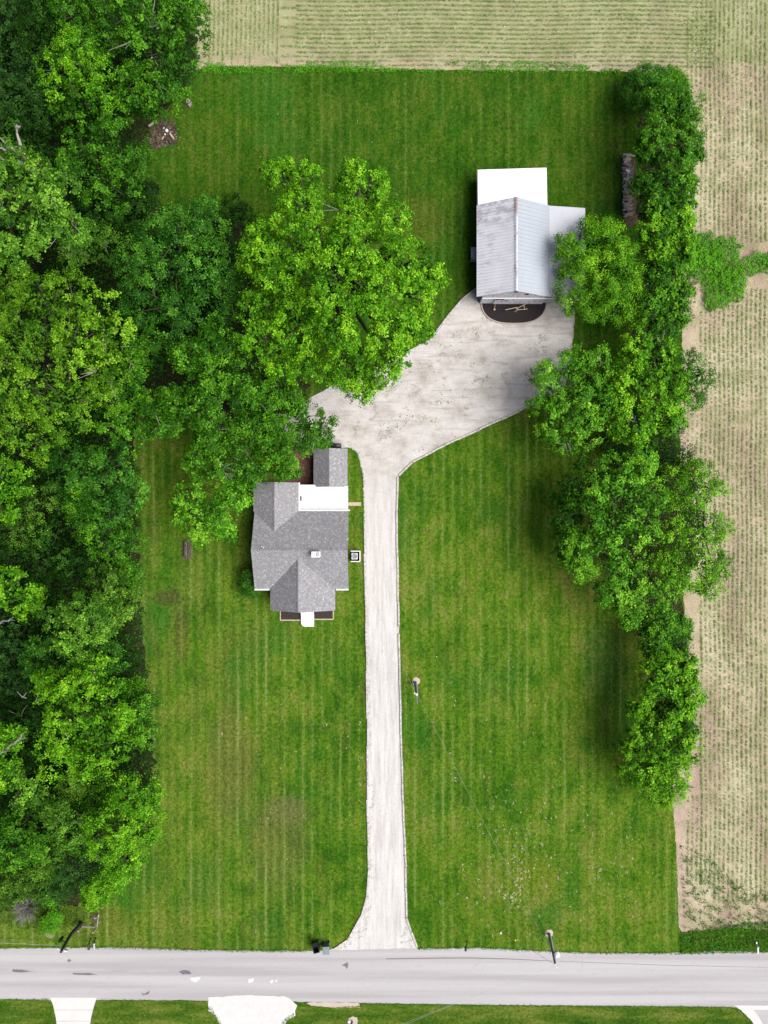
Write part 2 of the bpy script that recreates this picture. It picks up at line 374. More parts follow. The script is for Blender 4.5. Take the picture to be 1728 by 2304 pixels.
def foliage(name, c0, c1, c2, trans=.07, rough=.5):
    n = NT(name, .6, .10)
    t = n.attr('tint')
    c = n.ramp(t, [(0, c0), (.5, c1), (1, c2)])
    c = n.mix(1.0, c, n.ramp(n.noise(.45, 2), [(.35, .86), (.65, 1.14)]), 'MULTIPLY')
    n.done(c)
    tr = n.t.nodes.new('ShaderNodeBsdfTranslucent'); n.lk(c, tr.inputs[0])
    mx = n.t.nodes.new('ShaderNodeMixShader'); mx.inputs[0].default_value = trans
    out = n.t.nodes['Material Output']
    n.t.links.new(n.b.outputs[0], mx.inputs[1]); n.t.links.new(tr.outputs[0], mx.inputs[2]); n.t.links.new(mx.outputs[0], out.inputs[0])
    return n.m
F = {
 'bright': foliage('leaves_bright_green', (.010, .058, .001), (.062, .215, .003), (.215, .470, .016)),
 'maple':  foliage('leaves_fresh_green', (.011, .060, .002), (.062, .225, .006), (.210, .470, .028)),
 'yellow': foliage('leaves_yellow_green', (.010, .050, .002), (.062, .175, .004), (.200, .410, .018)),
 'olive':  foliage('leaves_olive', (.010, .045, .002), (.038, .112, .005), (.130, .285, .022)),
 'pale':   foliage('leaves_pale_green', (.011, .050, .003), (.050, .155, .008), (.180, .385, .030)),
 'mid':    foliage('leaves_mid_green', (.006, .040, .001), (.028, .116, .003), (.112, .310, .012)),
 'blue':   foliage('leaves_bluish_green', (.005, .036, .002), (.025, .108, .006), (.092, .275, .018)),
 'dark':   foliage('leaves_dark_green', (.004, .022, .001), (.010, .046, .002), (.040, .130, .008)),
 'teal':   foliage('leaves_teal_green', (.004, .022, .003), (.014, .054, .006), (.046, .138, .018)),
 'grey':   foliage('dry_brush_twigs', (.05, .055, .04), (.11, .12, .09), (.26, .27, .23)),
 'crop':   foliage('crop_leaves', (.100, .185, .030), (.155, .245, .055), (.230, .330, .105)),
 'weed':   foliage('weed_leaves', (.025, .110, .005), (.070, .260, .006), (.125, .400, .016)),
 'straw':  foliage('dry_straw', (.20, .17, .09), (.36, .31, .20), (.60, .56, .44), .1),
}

# ------------------------------------------------------------------ leaf meshes (numpy)
def leaf_object(name, C, N, size, tint, mat, parent=None, off=None, aspect=.62, rng=None):
    n = len(C)
    N = N/np.maximum(np.linalg.norm(N, axis=1, keepdims=True), 1e-6)
    R = rng.normal(size=(n, 3)); T = R-(R*N).sum(1, keepdims=True)*N
    T /= np.maximum(np.linalg.norm(T, axis=1, keepdims=True), 1e-6)
    B = np.cross(N, T)
    s = size[:, None]*.5
    V = np.empty((n, 4, 3), dtype=np.float32)
    V[:, 0] = C+T*s; V[:, 1] = C+B*s*aspect; V[:, 2] = C-T*s; V[:, 3] = C-B*s*aspect
    if off is not None: V -= np.array(off, dtype=np.float32)
    me = bpy.data.meshes.new(name)
    me.vertices.add(n*4); me.vertices.foreach_set('co', V.ravel())
    me.loops.add(n*4); me.loops.foreach_set('vertex_index', np.arange(n*4, dtype=np.int32))
    me.polygons.add(n); me.polygons.foreach_set('loop_start', np.arange(0, n*4, 4, dtype=np.int32))
    me.update(calc_edges=True)
    a = me.attributes.new('tint', 'FLOAT', 'FACE'); a.data.foreach_set('value', np.clip(tint, 0, 1).astype(np.float32))
    me.materials.append(mat)
    return link(bpy.data.objects.new(name, me), parent)

def unit(rng, n, zmin=-1.0):
    z = rng.uniform(zmin, 1, n); a = rng.uniform(0, 2*np.pi, n); r = np.sqrt(1-z*z)
    return np.stack([r*np.cos(a), r*np.sin(a), z], 1)

def crown_leaves(rng, lobes, leaf=.20, blob=1.05, gap=1.0, tips=11, per=26, spread=.125, tipr=.24, inner=9):
    """lobes: list of (centre xyz, R, Rz). returns C, N, size, tint"""
    Cs, Ns, Ss, Ts = [], [], [], []
    cen = np.array([l[0] for l in lobes]); RR = np.array([[l[1], l[1], l[2]] for l in lobes])
    def inside(P, k, skip):
        m = np.zeros(len(P), bool)
        for j in range(len(lobes)):
            if j == skip: continue
            d = (P-cen[j])/(RR[j]*k)
            m |= (d*d).sum(1) < 1.0
        return m
    blob0, inner0 = blob, inner
    for i, (c, R, Rz) in enumerate(lobes):
        c = np.array(c); blob = min(blob0, .55*R)
        area = 2*np.pi*R*(R+Rz)/2*1.25
        nb = max(5, int(area/(blob*blob*1.5)*gap))
        D = unit(rng, nb*3, -.45)
        # thin to roughly even spacing
        keep = []
        mind = 1.70*blob/max(R, .5)
        for k in range(len(D)):
            if len(keep) >= nb: break
            if all(((D[k]-D[q])**2).sum() > mind*mind*.75 for q in keep): keep.append(k)
        D = D[keep]
        rad = 1+rng.normal(0, .15, len(D))+.10*np.sin(D[:, 0]*5+i)*np.cos(D[:, 1]*6+i*2)
        Bc = c+D*RR[i]*rad[:, None]*max(.5, 1-blob*.75/max(R, .5))
        ok = ~inside(Bc, .90, i) & (Bc[:, 2] > .6)
        Bc, D2 = Bc[ok], D[ok]
        if len(Bc) == 0: continue
        br = blob*rng.uniform(.55, 1.3, len(Bc)); bt = rng.normal(0, .13, len(Bc))
        nt_ = tips
        base = D2*.8+np.array([0, 0, .75]); base /= np.linalg.norm(base, axis=1, keepdims=True)
        d = unit(rng, len(Bc)*nt_)+np.repeat(base, nt_, 0)*1.05
        d /= np.linalg.norm(d, axis=1, keepdims=True)
        rr = np.repeat(br, nt_)*rng.uniform(.82, 1.08, len(d))
        Tp = np.repeat(Bc, nt_, 0)+d*rr[:, None]
        tt = np.repeat(bt, nt_)+rng.normal(0, .13, len(Tp))
        d3 = np.repeat(d, per, 0)
        P = np.repeat(Tp, per, 0)+d3*rng.uniform(-tipr, tipr, (len(d3), 1))+rng.normal(0, spread, (len(d3), 3))*np.array([1, 1, .75])
        Nn = d3*.85+np.array([0, 0, .60])+rng.normal(0, .34, P.shape)
        Cs.append(P); Ns.append(Nn); Ss.append(leaf*.92*rng.uniform(.6, 1.3, len(P)))
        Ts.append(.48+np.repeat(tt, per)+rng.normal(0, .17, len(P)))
        # inner leaves that close the crown
        ni = int(area*inner0)
        q = unit(rng, ni, -.6)*rng.uniform(.28, .60, (ni, 1))*RR[i]+c
        q = q[q[:, 2] > .5]
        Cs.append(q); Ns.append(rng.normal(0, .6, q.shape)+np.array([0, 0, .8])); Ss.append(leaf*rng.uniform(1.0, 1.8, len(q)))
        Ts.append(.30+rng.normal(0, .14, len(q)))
    return np.concatenate(Cs), np.concatenate(Ns), np.concatenate(Ss), np.concatenate(Ts)

TREE_N = [0]
def tree(name, cat, label, style, lobes, group=None, trunk_r=None, mat=None, dead=0, **kw):
    """lobes: (px, py, radius px, top height)"""
    TREE_N[0] += 1
    rng = np.random.default_rng(100+TREE_N[0])
    L = []
    grow = kw.pop('grow', 1.0); hk = kw.pop('hk', 1.0)
    lobes = [(a, b_, r_*grow, z_*hk) for a, b_, r_, z_ in lobes]
    for (px, py, r, zt) in lobes:
        z = zt
        R = r/S*(H-z*.75)/H
        Rz = min(R*.85, zt*.48)
        c = W(px, py, zt-Rz)
        L.append(((c.x, c.y, c.z), R, Rz))
    wts = [l[1]**2 for l in L]; sw = sum(wts)
    bx = sum(l[0][0]*k for l, k in zip(L, wts))/sw; by = sum(l[0][1]*k for l, k in zip(L, wts))/sw
    zt = max(l[3] for l in lobes)
    bx *= 1+.010*zt; by *= 1+.010*zt        # trunks lean a little, crowns reach inward over the lawn
    t = thing(name, (bx, by, 0), label, cat, group)
    kw['blob'] = kw.get('blob', 1.05)*rng.uniform(.78, 1.2); kw['leaf'] = kw.get('leaf', .20)*rng.uniform(.88, 1.12)
    C, N, Sz, T = crown_leaves(rng, L, **kw)
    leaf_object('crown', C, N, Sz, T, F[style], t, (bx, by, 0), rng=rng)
    mb = MB(); tr = trunk_r or max(.06, zt*.022)
    top = Vector((bx, by, zt*.45))
    mb.tube([(bx, by, -.05), (bx+.05, by, zt*.2), top], [tr*1.25, tr, tr*.75], 8)
    for (c, R, Rz) in L:
        cv = Vector(c); st = Vector((bx, by, zt*random.uniform(.25, .42)))
        mb.tube([st, st.lerp(cv, .55)+Vector((0, 0, .3)), cv+Vector((0, 0, Rz*.3))], [tr*.55, tr*.38, tr*.12], 6)
        for k in range(max(3, int(R*2))):
            d = unit(rng, 1, .0)[0]
            e = cv+Vector((d[0]*R*.92, d[1]*R*.92, d[2]*Rz*.9))
            mb.tube([cv.lerp(st, .25), cv.lerp(e, .5)+Vector((0, 0, .15)), e], [tr*.28, tr*.16, tr*.05], 5)
    mb.build('trunk', M_BARK, t, off=(bx, by, 0))
    if dead:
        for k in range(dead):
            db = MB()
            c, R, Rz = L[int(rng.integers(len(L)))]
            d = unit(rng, 1, .35)[0]
            e = Vector(c)+Vector((d[0]*R*1.0, d[1]*R*1.0, d[2]*Rz*1.1))
            q = Vector(c).lerp(e, .55)
            for m in range(4):
                dd = Vector(rng.normal(0, .5, 3)); dd.z = abs(dd.z)*.4
                db.tube([q, q.lerp(e, .6)+dd*.5, e+dd], [.035, .022, .010], 5)
            db.build('dead_branch', M_DEAD, t, off=(bx, by, 0))
    return t

# ------------------------------------------------------------------ flat ground sheets
def dens(pts, step, jit, seed=0, closed=True):
    out = []; n = len(pts)
    for i in range(n if closed else n-1):
        a, b = Vector(pts[i]), Vector(pts[(i+1) % n]); L = (b-a).length
        k = max(1, int(L/step)) if L < 150 else 1
        for j in range(k):
            p = a.lerp(b, j/k)
            if jit:
                q = Vector((p.x*1.3, p.y*1.3, seed)); q2 = q*3.7
                p = p+Vector((mnoise.noise(q)*jit+mnoise.noise(q2)*jit*.7, mnoise.noise(q+Vector((9, 9, 9)))*jit+mnoise.noise(q2+Vector((5, 5, 5)))*jit*.7, 0))
            out.append(p)
    return out

def sheet(name, px, z, mat, jit=.0, step=.3, kind='structure', label=None, cat=None, group=None, parent=None, seed=0):
    P = [W(a, b, 0) for a, b in px]
    P = dens(P, step, jit, seed) if jit else P
    me = bpy.data.meshes.new(name)
    tris = []
    for a, b, c in tessellate_polygon([[Vector((p.x, p.y, 0)) for p in P]]):
        A, B_, C_ = P[a], P[b], P[c]
        cr = (B_.x-A.x)*(C_.y-A.y)-(B_.y-A.y)*(C_.x-A.x)
        if abs(cr) > 1e-9: tris.append((a, b, c) if cr > 0 else (a, c, b))
    me.from_pydata([(p.x, p.y, z) for p in P], [], tris)
    me.materials.append(mat)
    o = link(bpy.data.objects.new(name, me), parent)
    tag(o, label, cat, group, kind if parent is None else None)
    return o

FARP = 60000
gme = bpy.data.meshes.new('ground'); gme.from_pydata([(-1500, -1500, 0), (1500, -1500, 0), (1500, 1500, 0), (-1500, 1500, 0)], [], [(0, 1, 2, 3)])
gme.materials.append(M_FIELD); g = link(bpy.data.objects.new('ground', gme)); tag(g, 'bare tan stubble field soil north and east of the lawn', None, None, 'structure')

LAWN = [(-1400, 2142), (-1400, 158), (440, 160), (470, 148), (560, 152), (640, 148), (900, 156), (1100, 158), (1380, 160), (1500, 166), (1545, 200),
        (1552, 330), (1545, 500), (1535, 760), (1530, 1000), (1540, 1380), (1518, 1560), (1512, 1790), (1522, 1900), (1527, 2080), (1533, 2098), (1640, 2088), (1728, 2092), (3200, 2095), (3200, 2150), (1728, 2146), (1350, 2148), (1128, 2140), (1000, 2138), (600, 2143), (0, 2138)]
sheet('lawn', LAWN, .006, M_LAWN, .10, .3)
sheet('south_lawn', [(-1400, 2246), (0, 2246), (600, 2250), (1128, 2259), (1640, 2264), (3200, 2272), (3200, 3400), (-1400, 3400)], .006, M_SLAWN, .05)
sheet('hedge_base_shade', [(1440, 190), (1540, 190), (1560, 330), (1546, 480), (1525, 740), (1500, 800), (1515, 1000), (1560, 1100), (1570, 1260), (1530, 1320), (1540, 1400), (1560, 1600), (1540, 1720), (1500, 1760), (1450, 1700), (1470, 1420), (1400, 1330), (1330, 1230), (1330, 1100), (1400, 1000), (1400, 820), (1440, 700), (1430, 500), (1440, 340)], .013, M_FFLOOR_SHADE, .5, .4)  # near-black soil colour paints in the shade under the eastern trees
sheet('forest_floor_and_shade', [(-1400, -900), (430, -900), (440, 140), (410, 215), (345, 270), (320, 330), (335, 460), (420, 500), (540, 480), (570, 560), (560, 700), (600, 800), (690, 850), (690, 900), (640, 930), (600, 1000), (520, 960), (420, 930), (300, 900), (312, 1300), (335, 1560), (350, 1800), (255, 1990), (200, 2030), (60, 2050), (-1400, 2070)], .012, M_FFLOOR_SHADE, .5, .4)  # floor of the wood; its eastern lobe paints shade over grass

GRAVEL = [(740, 2140), (784, 2112), (813, 2062), (826, 2018), (829, 1953), (826, 1798), (826, 1617), (824, 1400), (821, 1290), (819, 1189), (818, 1150),
          (817, 1071), (809, 1035), (800, 1015), (786, 1008), (742, 1000), (690, 1010), (640, 990), (640, 930), (690, 900), (750, 866), (860, 820), (965, 765), (1004, 715), (1039, 673), (1070, 649),
          (1076, 640), (1300, 640), (1294, 709), (1286, 803), (1270, 880), (1208, 906), (1128, 944), (1028, 989), (929, 1038), (896, 1071), (893, 1150), (895, 1300), (898, 1420), (902, 1600), (905, 1760), (908, 1850), (913, 1950), (914, 2065), (930, 2110), (940, 2140)]
sheet('gravel_driveway', GRAVEL, .020, M_GRAVEL, .06, .25)
ROADP = [(-FARP//20, 2134), (0, 2134), (180, 2132), (260, 2131), (420, 2136), (600, 2139), (730, 2139), (900, 2134), (1080, 2132), (1250, 2141), (1350, 2144), (1500, 2144), (1650, 2139), (1728, 2143), (4700, 2150), (4700, 2290), (1728, 2272),
         (1640, 2265), (1128, 2261), (850, 2257), (600, 2252), (300, 2250), (0, 2248), (-FARP//20, 2240)]
sheet('road', ROADP, .028, M_ROAD, .07, .22)
sheet('concrete_driveway', [(113, 2244), (218, 2244), (212, 2262), (205, 2290), (200, 2330), (196, 3400), (132, 3400), (131, 2330), (126, 2290), (120, 2262)], .036, plain('broom_finished_concrete', (.47, .465, .46), .85, .10, .8), .0)
for yy in (2272, 2297):
    sheet('concrete_joint', [(122, yy), (210, yy-.5), (210, yy), (122, yy+.5)], .040, M_CRACK)
sheet('gravel_apron', [(468, 2244), (560, 2238), (650, 2243), (668, 2262), (664, 2274), (664, 2284), (645, 2296), (636, 2312), (620, 2600), (510, 2600), (498, 2312), (484, 2285), (470, 2272)], .036, M_CONC2, .10, .2)
sheet('side_road', [(1652, 2262), (1668, 2274), (1685, 2290), (1700, 2310), (1712, 2400), (1712, 3400), (3000, 3400), (3000, 2262)], .032, M_CONC2, .03)
sheet('side_road_lane', [(1695, 2272), (1706, 2285), (1716, 2304), (1722, 2400), (1722, 3400), (3000, 3400), (3000, 2272)], .038, M_ROAD)
# road repairs, cracks, spots
for i, (px, m, j) in enumerate([
    ([(868, 2156), (960, 2154.5), (1060, 2154), (1160, 2157), (1250, 2162), (1250, 2163), (1160, 2158.5), (1060, 2156), (960, 2156.5), (868, 2158)], M_CRACK, .012),
    ([(1258, 2162.3), (1500, 2171), (1728, 2176), (1728, 2176.6), (1500, 2171.8), (1258, 2163)], M_CRACK, .01),
    ([(768, 2172), (782, 2164), (784, 2172), (780, 2181), (777, 2175)], M_CRACK, .05),
    ([(28, 2181), (52, 2181), (70, 2185), (50, 2188), (28, 2186)], M_TAR, .07),
    ([(163, 2189), (200, 2189), (222, 2193), (200, 2194), (165, 2192)], M_TAR, .05),
    ([(402, 2186), (415, 2182), (428, 2184), (431, 2191), (410, 2192)], M_TAR, .06),
    ([(151, 2160), (156, 2157), (161, 2160), (156, 2165)], M_CRACK, .04),
    ([(316, 2232), (324, 2236), (338, 2228), (334, 2237), (322, 2239)], M_CRACK, .04),
    ([(428, 2200), (452, 2197), (450, 2204), (440, 2210), (430, 2205)], M_SALT, .05),
    ([(558, 2203), (572, 2200), (570, 2209), (559, 2211)], M_SALT, .05),
    ([(606, 2208), (612, 2203), (616, 2206), (612, 2213)], M_SALT, .04),
    ([(618, 2205), (625, 2203), (624, 2208), (620, 2210)], M_SALT, .03),
    ([(690, 2255), (740, 2254), (808, 2257), (811, 2266), (760, 2268), (700, 2263)], M_SANDY, .08)]):
    sheet('road_marks' if i < 12 else 'bare_road_verge', px, .034+.0005*i if i < 12 else .040, m, j, .12, seed=i)

# ------------------------------------------------------------------ the house
def M(x, y, z=0.0): return Vector((x/S, y/S, z))       # plan pixels from the picture centre, at true ground scale

house = thing('house', M(-181, -81), 'small one storey house with grey shingled cross gable roof beside the driveway', 'house')
HO = tuple(house.location)
mb = MB()
EZ, RZ = 2.7, 4.8
def prism(mb, axis, a0, a1, b0, bm_, b1, ze, zr, z0=0, mi=0):
    sec = [(b0, z0), (b1, z0), (b1, ze), (bm_, zr), (b0, ze)]
    vs = []
    for a in (a0, a1):
        for b, z in sec: vs.append(M(a, b, z) if axis == 'x' else M(b, a, z))
    mb.add(vs, [(0, 1, 2, 3, 4), (9, 8, 7, 6, 5)]+[(i, i+5, (i+1) % 5+5, (i+1) % 5) for i in range(5)], mi)
prism(mb, 'x', -274, -83, -160, -81, -5, EZ-.22, RZ-.2)
mb.build('wall', M_SIDING, house, off=HO)
mb = MB(); prism(mb, 'y', 57, -40, -276, -234, -193, EZ-.20, 3.62); mb.build('wall', M_SIDING, house, off=HO)
mb = MB(); prism(mb, 'y', -206, -100, -240, -182, -113, EZ-.18, 4.13); mb.build('wall', M_SIDING, house, off=HO)
mb = MB()
TH = .14
mb.slab([M(-281, 2, EZ), M(-77, 2, EZ), M(-77, -81, RZ), M(-281, -81, RZ)], TH, 0)
mb.slab([M(-281, -81, RZ), M(-77, -81, RZ), M(-77, -167, EZ), M(-281, -167, EZ)], TH, 0)
o1 = .012
mb.slab([M(-283.6, 64, EZ+o1), M(-234.5, 64, 3.8+o1), M(-234.5, -41.5, 3.8+o1), M(-283.6, 1, EZ+o1)], TH, 1)
mb.slab([M(-234.5, 64, 3.8+o1), M(-186, 64, EZ+o1), M(-186, 2, EZ+o1), M(-234.5, -41.5, 3.8+o1)], TH, 1)
mb.slab([M(-247, -214, EZ+o1), M(-182, -214, 4.35+o1), M(-182, -99.4, 4.35+o1), M(-247, -167, EZ+o1)], TH, 1)
mb.slab([M(-182, -214, 4.35+o1), M(-106, -214, EZ+o1), M(-106, -167, EZ+o1), M(-182, -99.4, 4.35+o1)], TH, 1)
roof = mb.build('roof', [M_SH_EW, M_SH_NS], house, off=HO)
# ridge caps
mb = MB()
for a, b in ((M(-281, -81, RZ), M(-77, -81, RZ)), (M(-234.5, 64, 3.8), M(-234.5, -41, 3.8)), (M(-182, -214, 4.35), M(-182, -99, 4.35))):
    d = (b-a).normalized(); s = Vector((-d.y, d.x, 0))*.15
    for sg in (-1, 1):
        k = s*sg
        mb.add([a+Vector((0, 0, .035)), b+Vector((0, 0, .035)), b+k+Vector((0, 0, -.055)), a+k+Vector((0, 0, -.055))], [(0, 1, 2, 3)])
mb.build('ridge_cap', M_SH_NS, roof, off=HO)
# chimney (a part of the roof)
mb = MB(); c0 = W(711, 1247.5, 5.3)
mb.box((c0.x, c0.y, 4.85), (.68, .44, .9)); mb.box((c0.x-.02, c0.y, 5.33), (.78, .52, .07))
ch = mb.build('chimney', M_WHITE, roof, off=HO, bevel=.02)
mb = MB(); mb.box((c0.x+.20, c0.y, 5.42), (.22, .34, .10)); mb.build('flue_cap', M_METAL, roof, off=HO)
# vent pipes
for px, py in ((589, 1230), (593, 1232)):
    mb = MB(); v = W(px, py, 4.8); mb.tube([(v.x, v.y, 4.4), (v.x, v.y, 4.95)], .045, 8); mb.build('vent_pipe', M_WHITE, roof, off=HO)
# white gutters
def gutter(pts, parent, off, name='gutter'):
    mb = MB()
    for a, b in zip(pts[:-1], pts[1:]):
        d = (b-a); L = d.length; an = math.atan2(d.y, d.x)
        mb.box(tuple((a+b)/2), (L, .13, .11), an)
    return mb.build(name, M_WHITE, parent, off=off)
gutter([M(-184.0, 64, EZ-.03), M(-184.0, 3.6, EZ-.03)], house, HO)
gutter([M(-185.6, 3.7, EZ-.04), M(-74, 3.7, EZ-.04)], house, HO)
gutter([M(-281, -168.6, EZ-.05), M(-249, -168.6, EZ-.05)], house, HO)
gutter([M(-104, -168.6, EZ-.05), M(-77, -168.6, EZ-.05)], house, HO)
# doors and windows in the walls (seen only from the side)
def window(x, y, facing, w_=1.0, h_=1.1, z=1.45, parent=house, off=HO):
    c = M(x, y, z); along = (w_, .07) if facing in 'NS' else (.07, w_)
    al2 = (w_-.16, .09) if facing in 'NS' else (.09, w_-.16)
    mb = MB(); mb.box(tuple(c), (along[0], along[1], h_)); wn = mb.build('window', M_WHITE, parent, off=off)
    mb = MB(); mb.box(tuple(c), (al2[0], al2[1], h_-.16)); mb.build('pane', M_GLASS, wn, off=off)
for a in ((-225, -206.8, 'S'), (-132, -206.8, 'S'), (-260, -160.8, 'S'), (-274.8, -120, 'W'), (-276.8, 30, 'W'), (-274.8, -60, 'W'), (-82.2, -50, 'E'), (-82.2, -140, 'E'), (-192.2, 20, 'E')):
    window(*a)
mb = MB(); mb.box(tuple(M(-174, -207, 1.15)), (.95, .08, 2.05)); dr = mb.build('door', M_WHITE, house, off=HO)
mb = MB(); mb.box(tuple(M(-165, -209, 1.1)), (.05, .06, .12)); mb.build('handle', M_DMETAL, dr, off=HO)

def simple(name, label, cat, mbd, mat, loc, group=None, bevel=0, smooth=False):
    """single-mesh thing with its origin at loc"""
    o = mbd.build(name, mat, None, bevel, smooth, off=tuple(loc)); o.location = loc
    return tag(o, label, cat, group)

# front stoop with one rounded corner, two steps
so = M(-167, -216)
st = thing('front_stoop', (so.x, so.y, 0), 'white concrete stoop with one rounded corner before the front gable', 'stoop')
SO = (so.x, so.y, 0)
def stoop_poly(x0, x1, y0, y1, r, z, h):
    pts = [M(x0, y0, z)]
    pts += [M(x1, y0, z), M(x1, y1, z)]
    for k in range(7):
        a = math.pi*1.5-k/6*math.pi/2
        pts.append(M(x0+r+r*math.cos(a), y1+r+r*math.sin(a), z))
    mb = MB(); mb.slab(pts, h); return mb
stoop_poly(-186.5, -157.5, -206, -229.5, .1, .42, .40).build('landing', M_CONC, st, off=SO)
stoop_poly(-186, -157, -229.6, -257, 9, .30, .30).build('step', M_CONC, st, off=SO)
# front mulch beds with timber border
for (x0, x1, lab) in ((-232, -187, 'dark mulch bed with pale border left of the front stoop'), (-156, -115, 'dark mulch bed with pale border right of the front stoop')):
    c = M((x0+x1)/2, -225)
    b = thing('mulch_bed', (c.x, c.y, 0), lab, 'flower bed', 'mulch beds before the house front')
    off = (c.x, c.y, 0); y1 = -242 if x0 < -200 else -240
    mb = MB(); mb.slab([M(x0, -204, .07), M(x1, -204, .07), M(x1, y1, .07), M(x0, y1, .07)], .07); mb.build('mulch', M_MULCHB, b, off=off)
    mb = MB(); mb.box(tuple(M((x0+x1)/2, y1-1, .07)), ((x1-x0+2)/S, .10, .14))
    xs = x0-1 if x0 < -200 else x1+1
    mb.box(tuple(M(xs, (-204+y1)/2-.9, .068)), (.09, (abs(y1+204)+.6)/S, .134)); mb.build('border', M_STONE if False else M_PLANK, b, off=off)

# white flat roof over the back porch that joins house and shed
c = M(-134, 30)
pt = thing('back_porch', (c.x, c.y, 0), 'back porch with flat white roof between the house and the small shed', 'porch'); PO = (c.x, c.y, 0)
mb = MB(); mb.slab([M(-183.0, 59.0, 2.44), M(-150, 59.0, 2.44), M(-150, 56.5, 2.44), M(-79.0, 56.5, 2.44), M(-79.0, 5.4, 2.44), M(-183.0, 5.4, 2.44)], .10); rr_ = mb.build('flat_roof', M_CONC, pt, off=PO)
mb = MB(); mb.slab([M(-183.4, 59.8, 2.40), M(-149.4, 59.8, 2.40), M(-149.4, 57.3, 2.40), M(-78.2, 57.3, 2.40), M(-78.2, 5.2, 2.40), M(-183.4, 5.2, 2.40)], .12); mb.build('fascia', M_METAL, pt, off=PO)
mb = MB()
for (xa, ya, xb, yb) in ((-141, 21.5, -98, 21.5), (-141, 15.5, -98, 15.5), (-141, 5.6, -141, 21.5), (-98, 5.6, -98, 21.5)):
    a = M(xa, ya, 2.445); b = M(xb, yb, 2.445); mb.tube([a, b], .010, 4)
mb.build('roof_seams', M_METAL, rr_, off=PO)
m0 = W(676.5, 1121.5, 2.46); mb = MB(); mb.box((m0.x, m0.y, 2.47), (.17, .42, .09)); mb.build('roof_vent', M_DMETAL, rr_, off=PO)
mb = MB(); mb.slab([M(-182, 58, .16), M(-81, 58, .16), M(-81, 0, .16), M(-182, 0, .16)], .16); mb.build('floor_slab', M_CONC2, pt, off=PO)
for xx, yy in ((-81, 50), (-81, 28), (-81, 8), (-153, 56)):
    mb = MB(); v = M(xx, yy, 1.25); mb.box(tuple(v), (.12, .12, 2.18)); mb.build('post', M_WHITE, pt, off=PO)
mb = MB(); mb.box(tuple(M(-81, 39, .6)), (.05, .85, .85)); mb.build('rail', M_WHITE, pt, off=PO)
mb = MB(); p0 = W(797, 1134, .1)
mb.box((p0.x, p0.y, .09), (1.28, .34, .08)); simple('wooden_plank', 'pale wooden plank laid from the back porch to the driveway', 'plank', mb, M_PLANK, (p0.x, p0.y, .05), bevel=.01)
# red brick paving
c = W(686, 1060)
bp = sheet('brick_paving', [(655, 1000), (706, 1000), (706, 1092), (640, 1092), (650, 1040)], .030, M_BRICKPAVE, .05, .2, kind=None, label='reddish brick paving between the tree and the small shed', cat='paving')

# shed
c = M(-117, 96)
shd = thing('garden_shed', (c.x, c.y, 0), 'small shed with grey shingled gable roof north of the back porch', 'shed'); SHO = (c.x, c.y, 0)
mb = MB(); prism(mb, 'y', 61, 132, -149, -118, -85, 2.12, 3.12); mb.build('wall', M_SIDING, shd, off=SHO)
mb = MB()
mb.slab([M(-154, 55, 2.3), M(-118, 55, 3.3), M(-118, 138, 3.3), M(-154, 138, 2.3)], .1)
mb.slab([M(-118, 55, 3.3), M(-79.6, 55, 2.3), M(-79.6, 138, 2.3), M(-118, 138, 3.3)], .1)
mb.build('roof', M_SH_NS, shd, off=SHO)
mb = MB(); mb.box(tuple(M(-100, 60.4, 1.2)), (.85, .07, 1.9)); mb.build('door', M_WHITE, shd, off=SHO)
# grill behind the shed
gp = W(758, 1003, .9)
gr = thing('barbecue_grill', (gp.x, gp.y, 0), 'black barbecue grill standing behind the small shed', 'grill'); GO = (gp.x, gp.y, 0)
mb = MB(); mb.box((gp.x, gp.y, .82), (.75, .45, .32)); mb.build('firebox', M_BLACK, gr, off=GO, bevel=.06)
mb = MB(); mb.tube([(gp.x-.38, gp.y, .98), (gp.x, gp.y, 1.12), (gp.x+.38, gp.y, .98)], [.2, .23, .2], 10); mb.build('lid', M_DMETAL, gr, off=GO)
mb = MB(); mb.box((gp.x+.6, gp.y, .86), (.38, .4, .04)); mb.build('side_shelf', M_METAL, gr, off=GO)
for sx in (-.32, .32):
    for sy in (-.18, .18):
        mb = MB(); mb.tube([(gp.x+sx, gp.y+sy, 0), (gp.x+sx, gp.y+sy, .7)], .02, 6); mb.build('leg', M_METAL, gr, off=GO)

# air conditioner with its white screen
a0 = W(800, 1251, .3)
sc_ = thing('privacy_screen', (a0.x, a0.y, 0), 'white three sided screen around the air conditioner by the house', 'screen'); AO = (a0.x, a0.y, 0)
for (dx, dy, lx, ly, nm) in ((-.02, .48, .84, .09, 'panel'), (-.02, -.48, .84, .09, 'panel'), (.42, 0, .09, 1.02, 'panel')):
    mb = MB(); mb.box((a0.x+dx, a0.y+dy, .45), (lx, ly, .9)); mb.build(nm, M_WHITE, sc_, off=AO, bevel=.01)
u0 = W(797.5, 1251.5, .7)
ac = thing('air_conditioner', (u0.x, u0.y, 0), 'square outdoor air conditioner with round fan grille by the house wall', 'air conditioner'); UO = (u0.x, u0.y, 0)
mb = MB(); mb.box((u0.x, u0.y, .38), (.60, .60, .66)); mb.build('casing', M_WHITE, ac, off=UO, bevel=.05)
mb = MB()
for rr in (.08, .14, .20, .25):
    mb.tube([(u0.x+rr*math.cos(k*math.pi/10), u0.y+rr*math.sin(k*math.pi/10), .73) for k in range(21)], .010, 5, cap=False)
mb.build('fan_grille', M_METAL, ac, off=UO)
mb = MB(); mb.tube([(u0.x, u0.y, .70), (u0.x, u0.y, .722)], .24, 20); mb.build('fan_recess', M_GREYP, ac, off=UO)
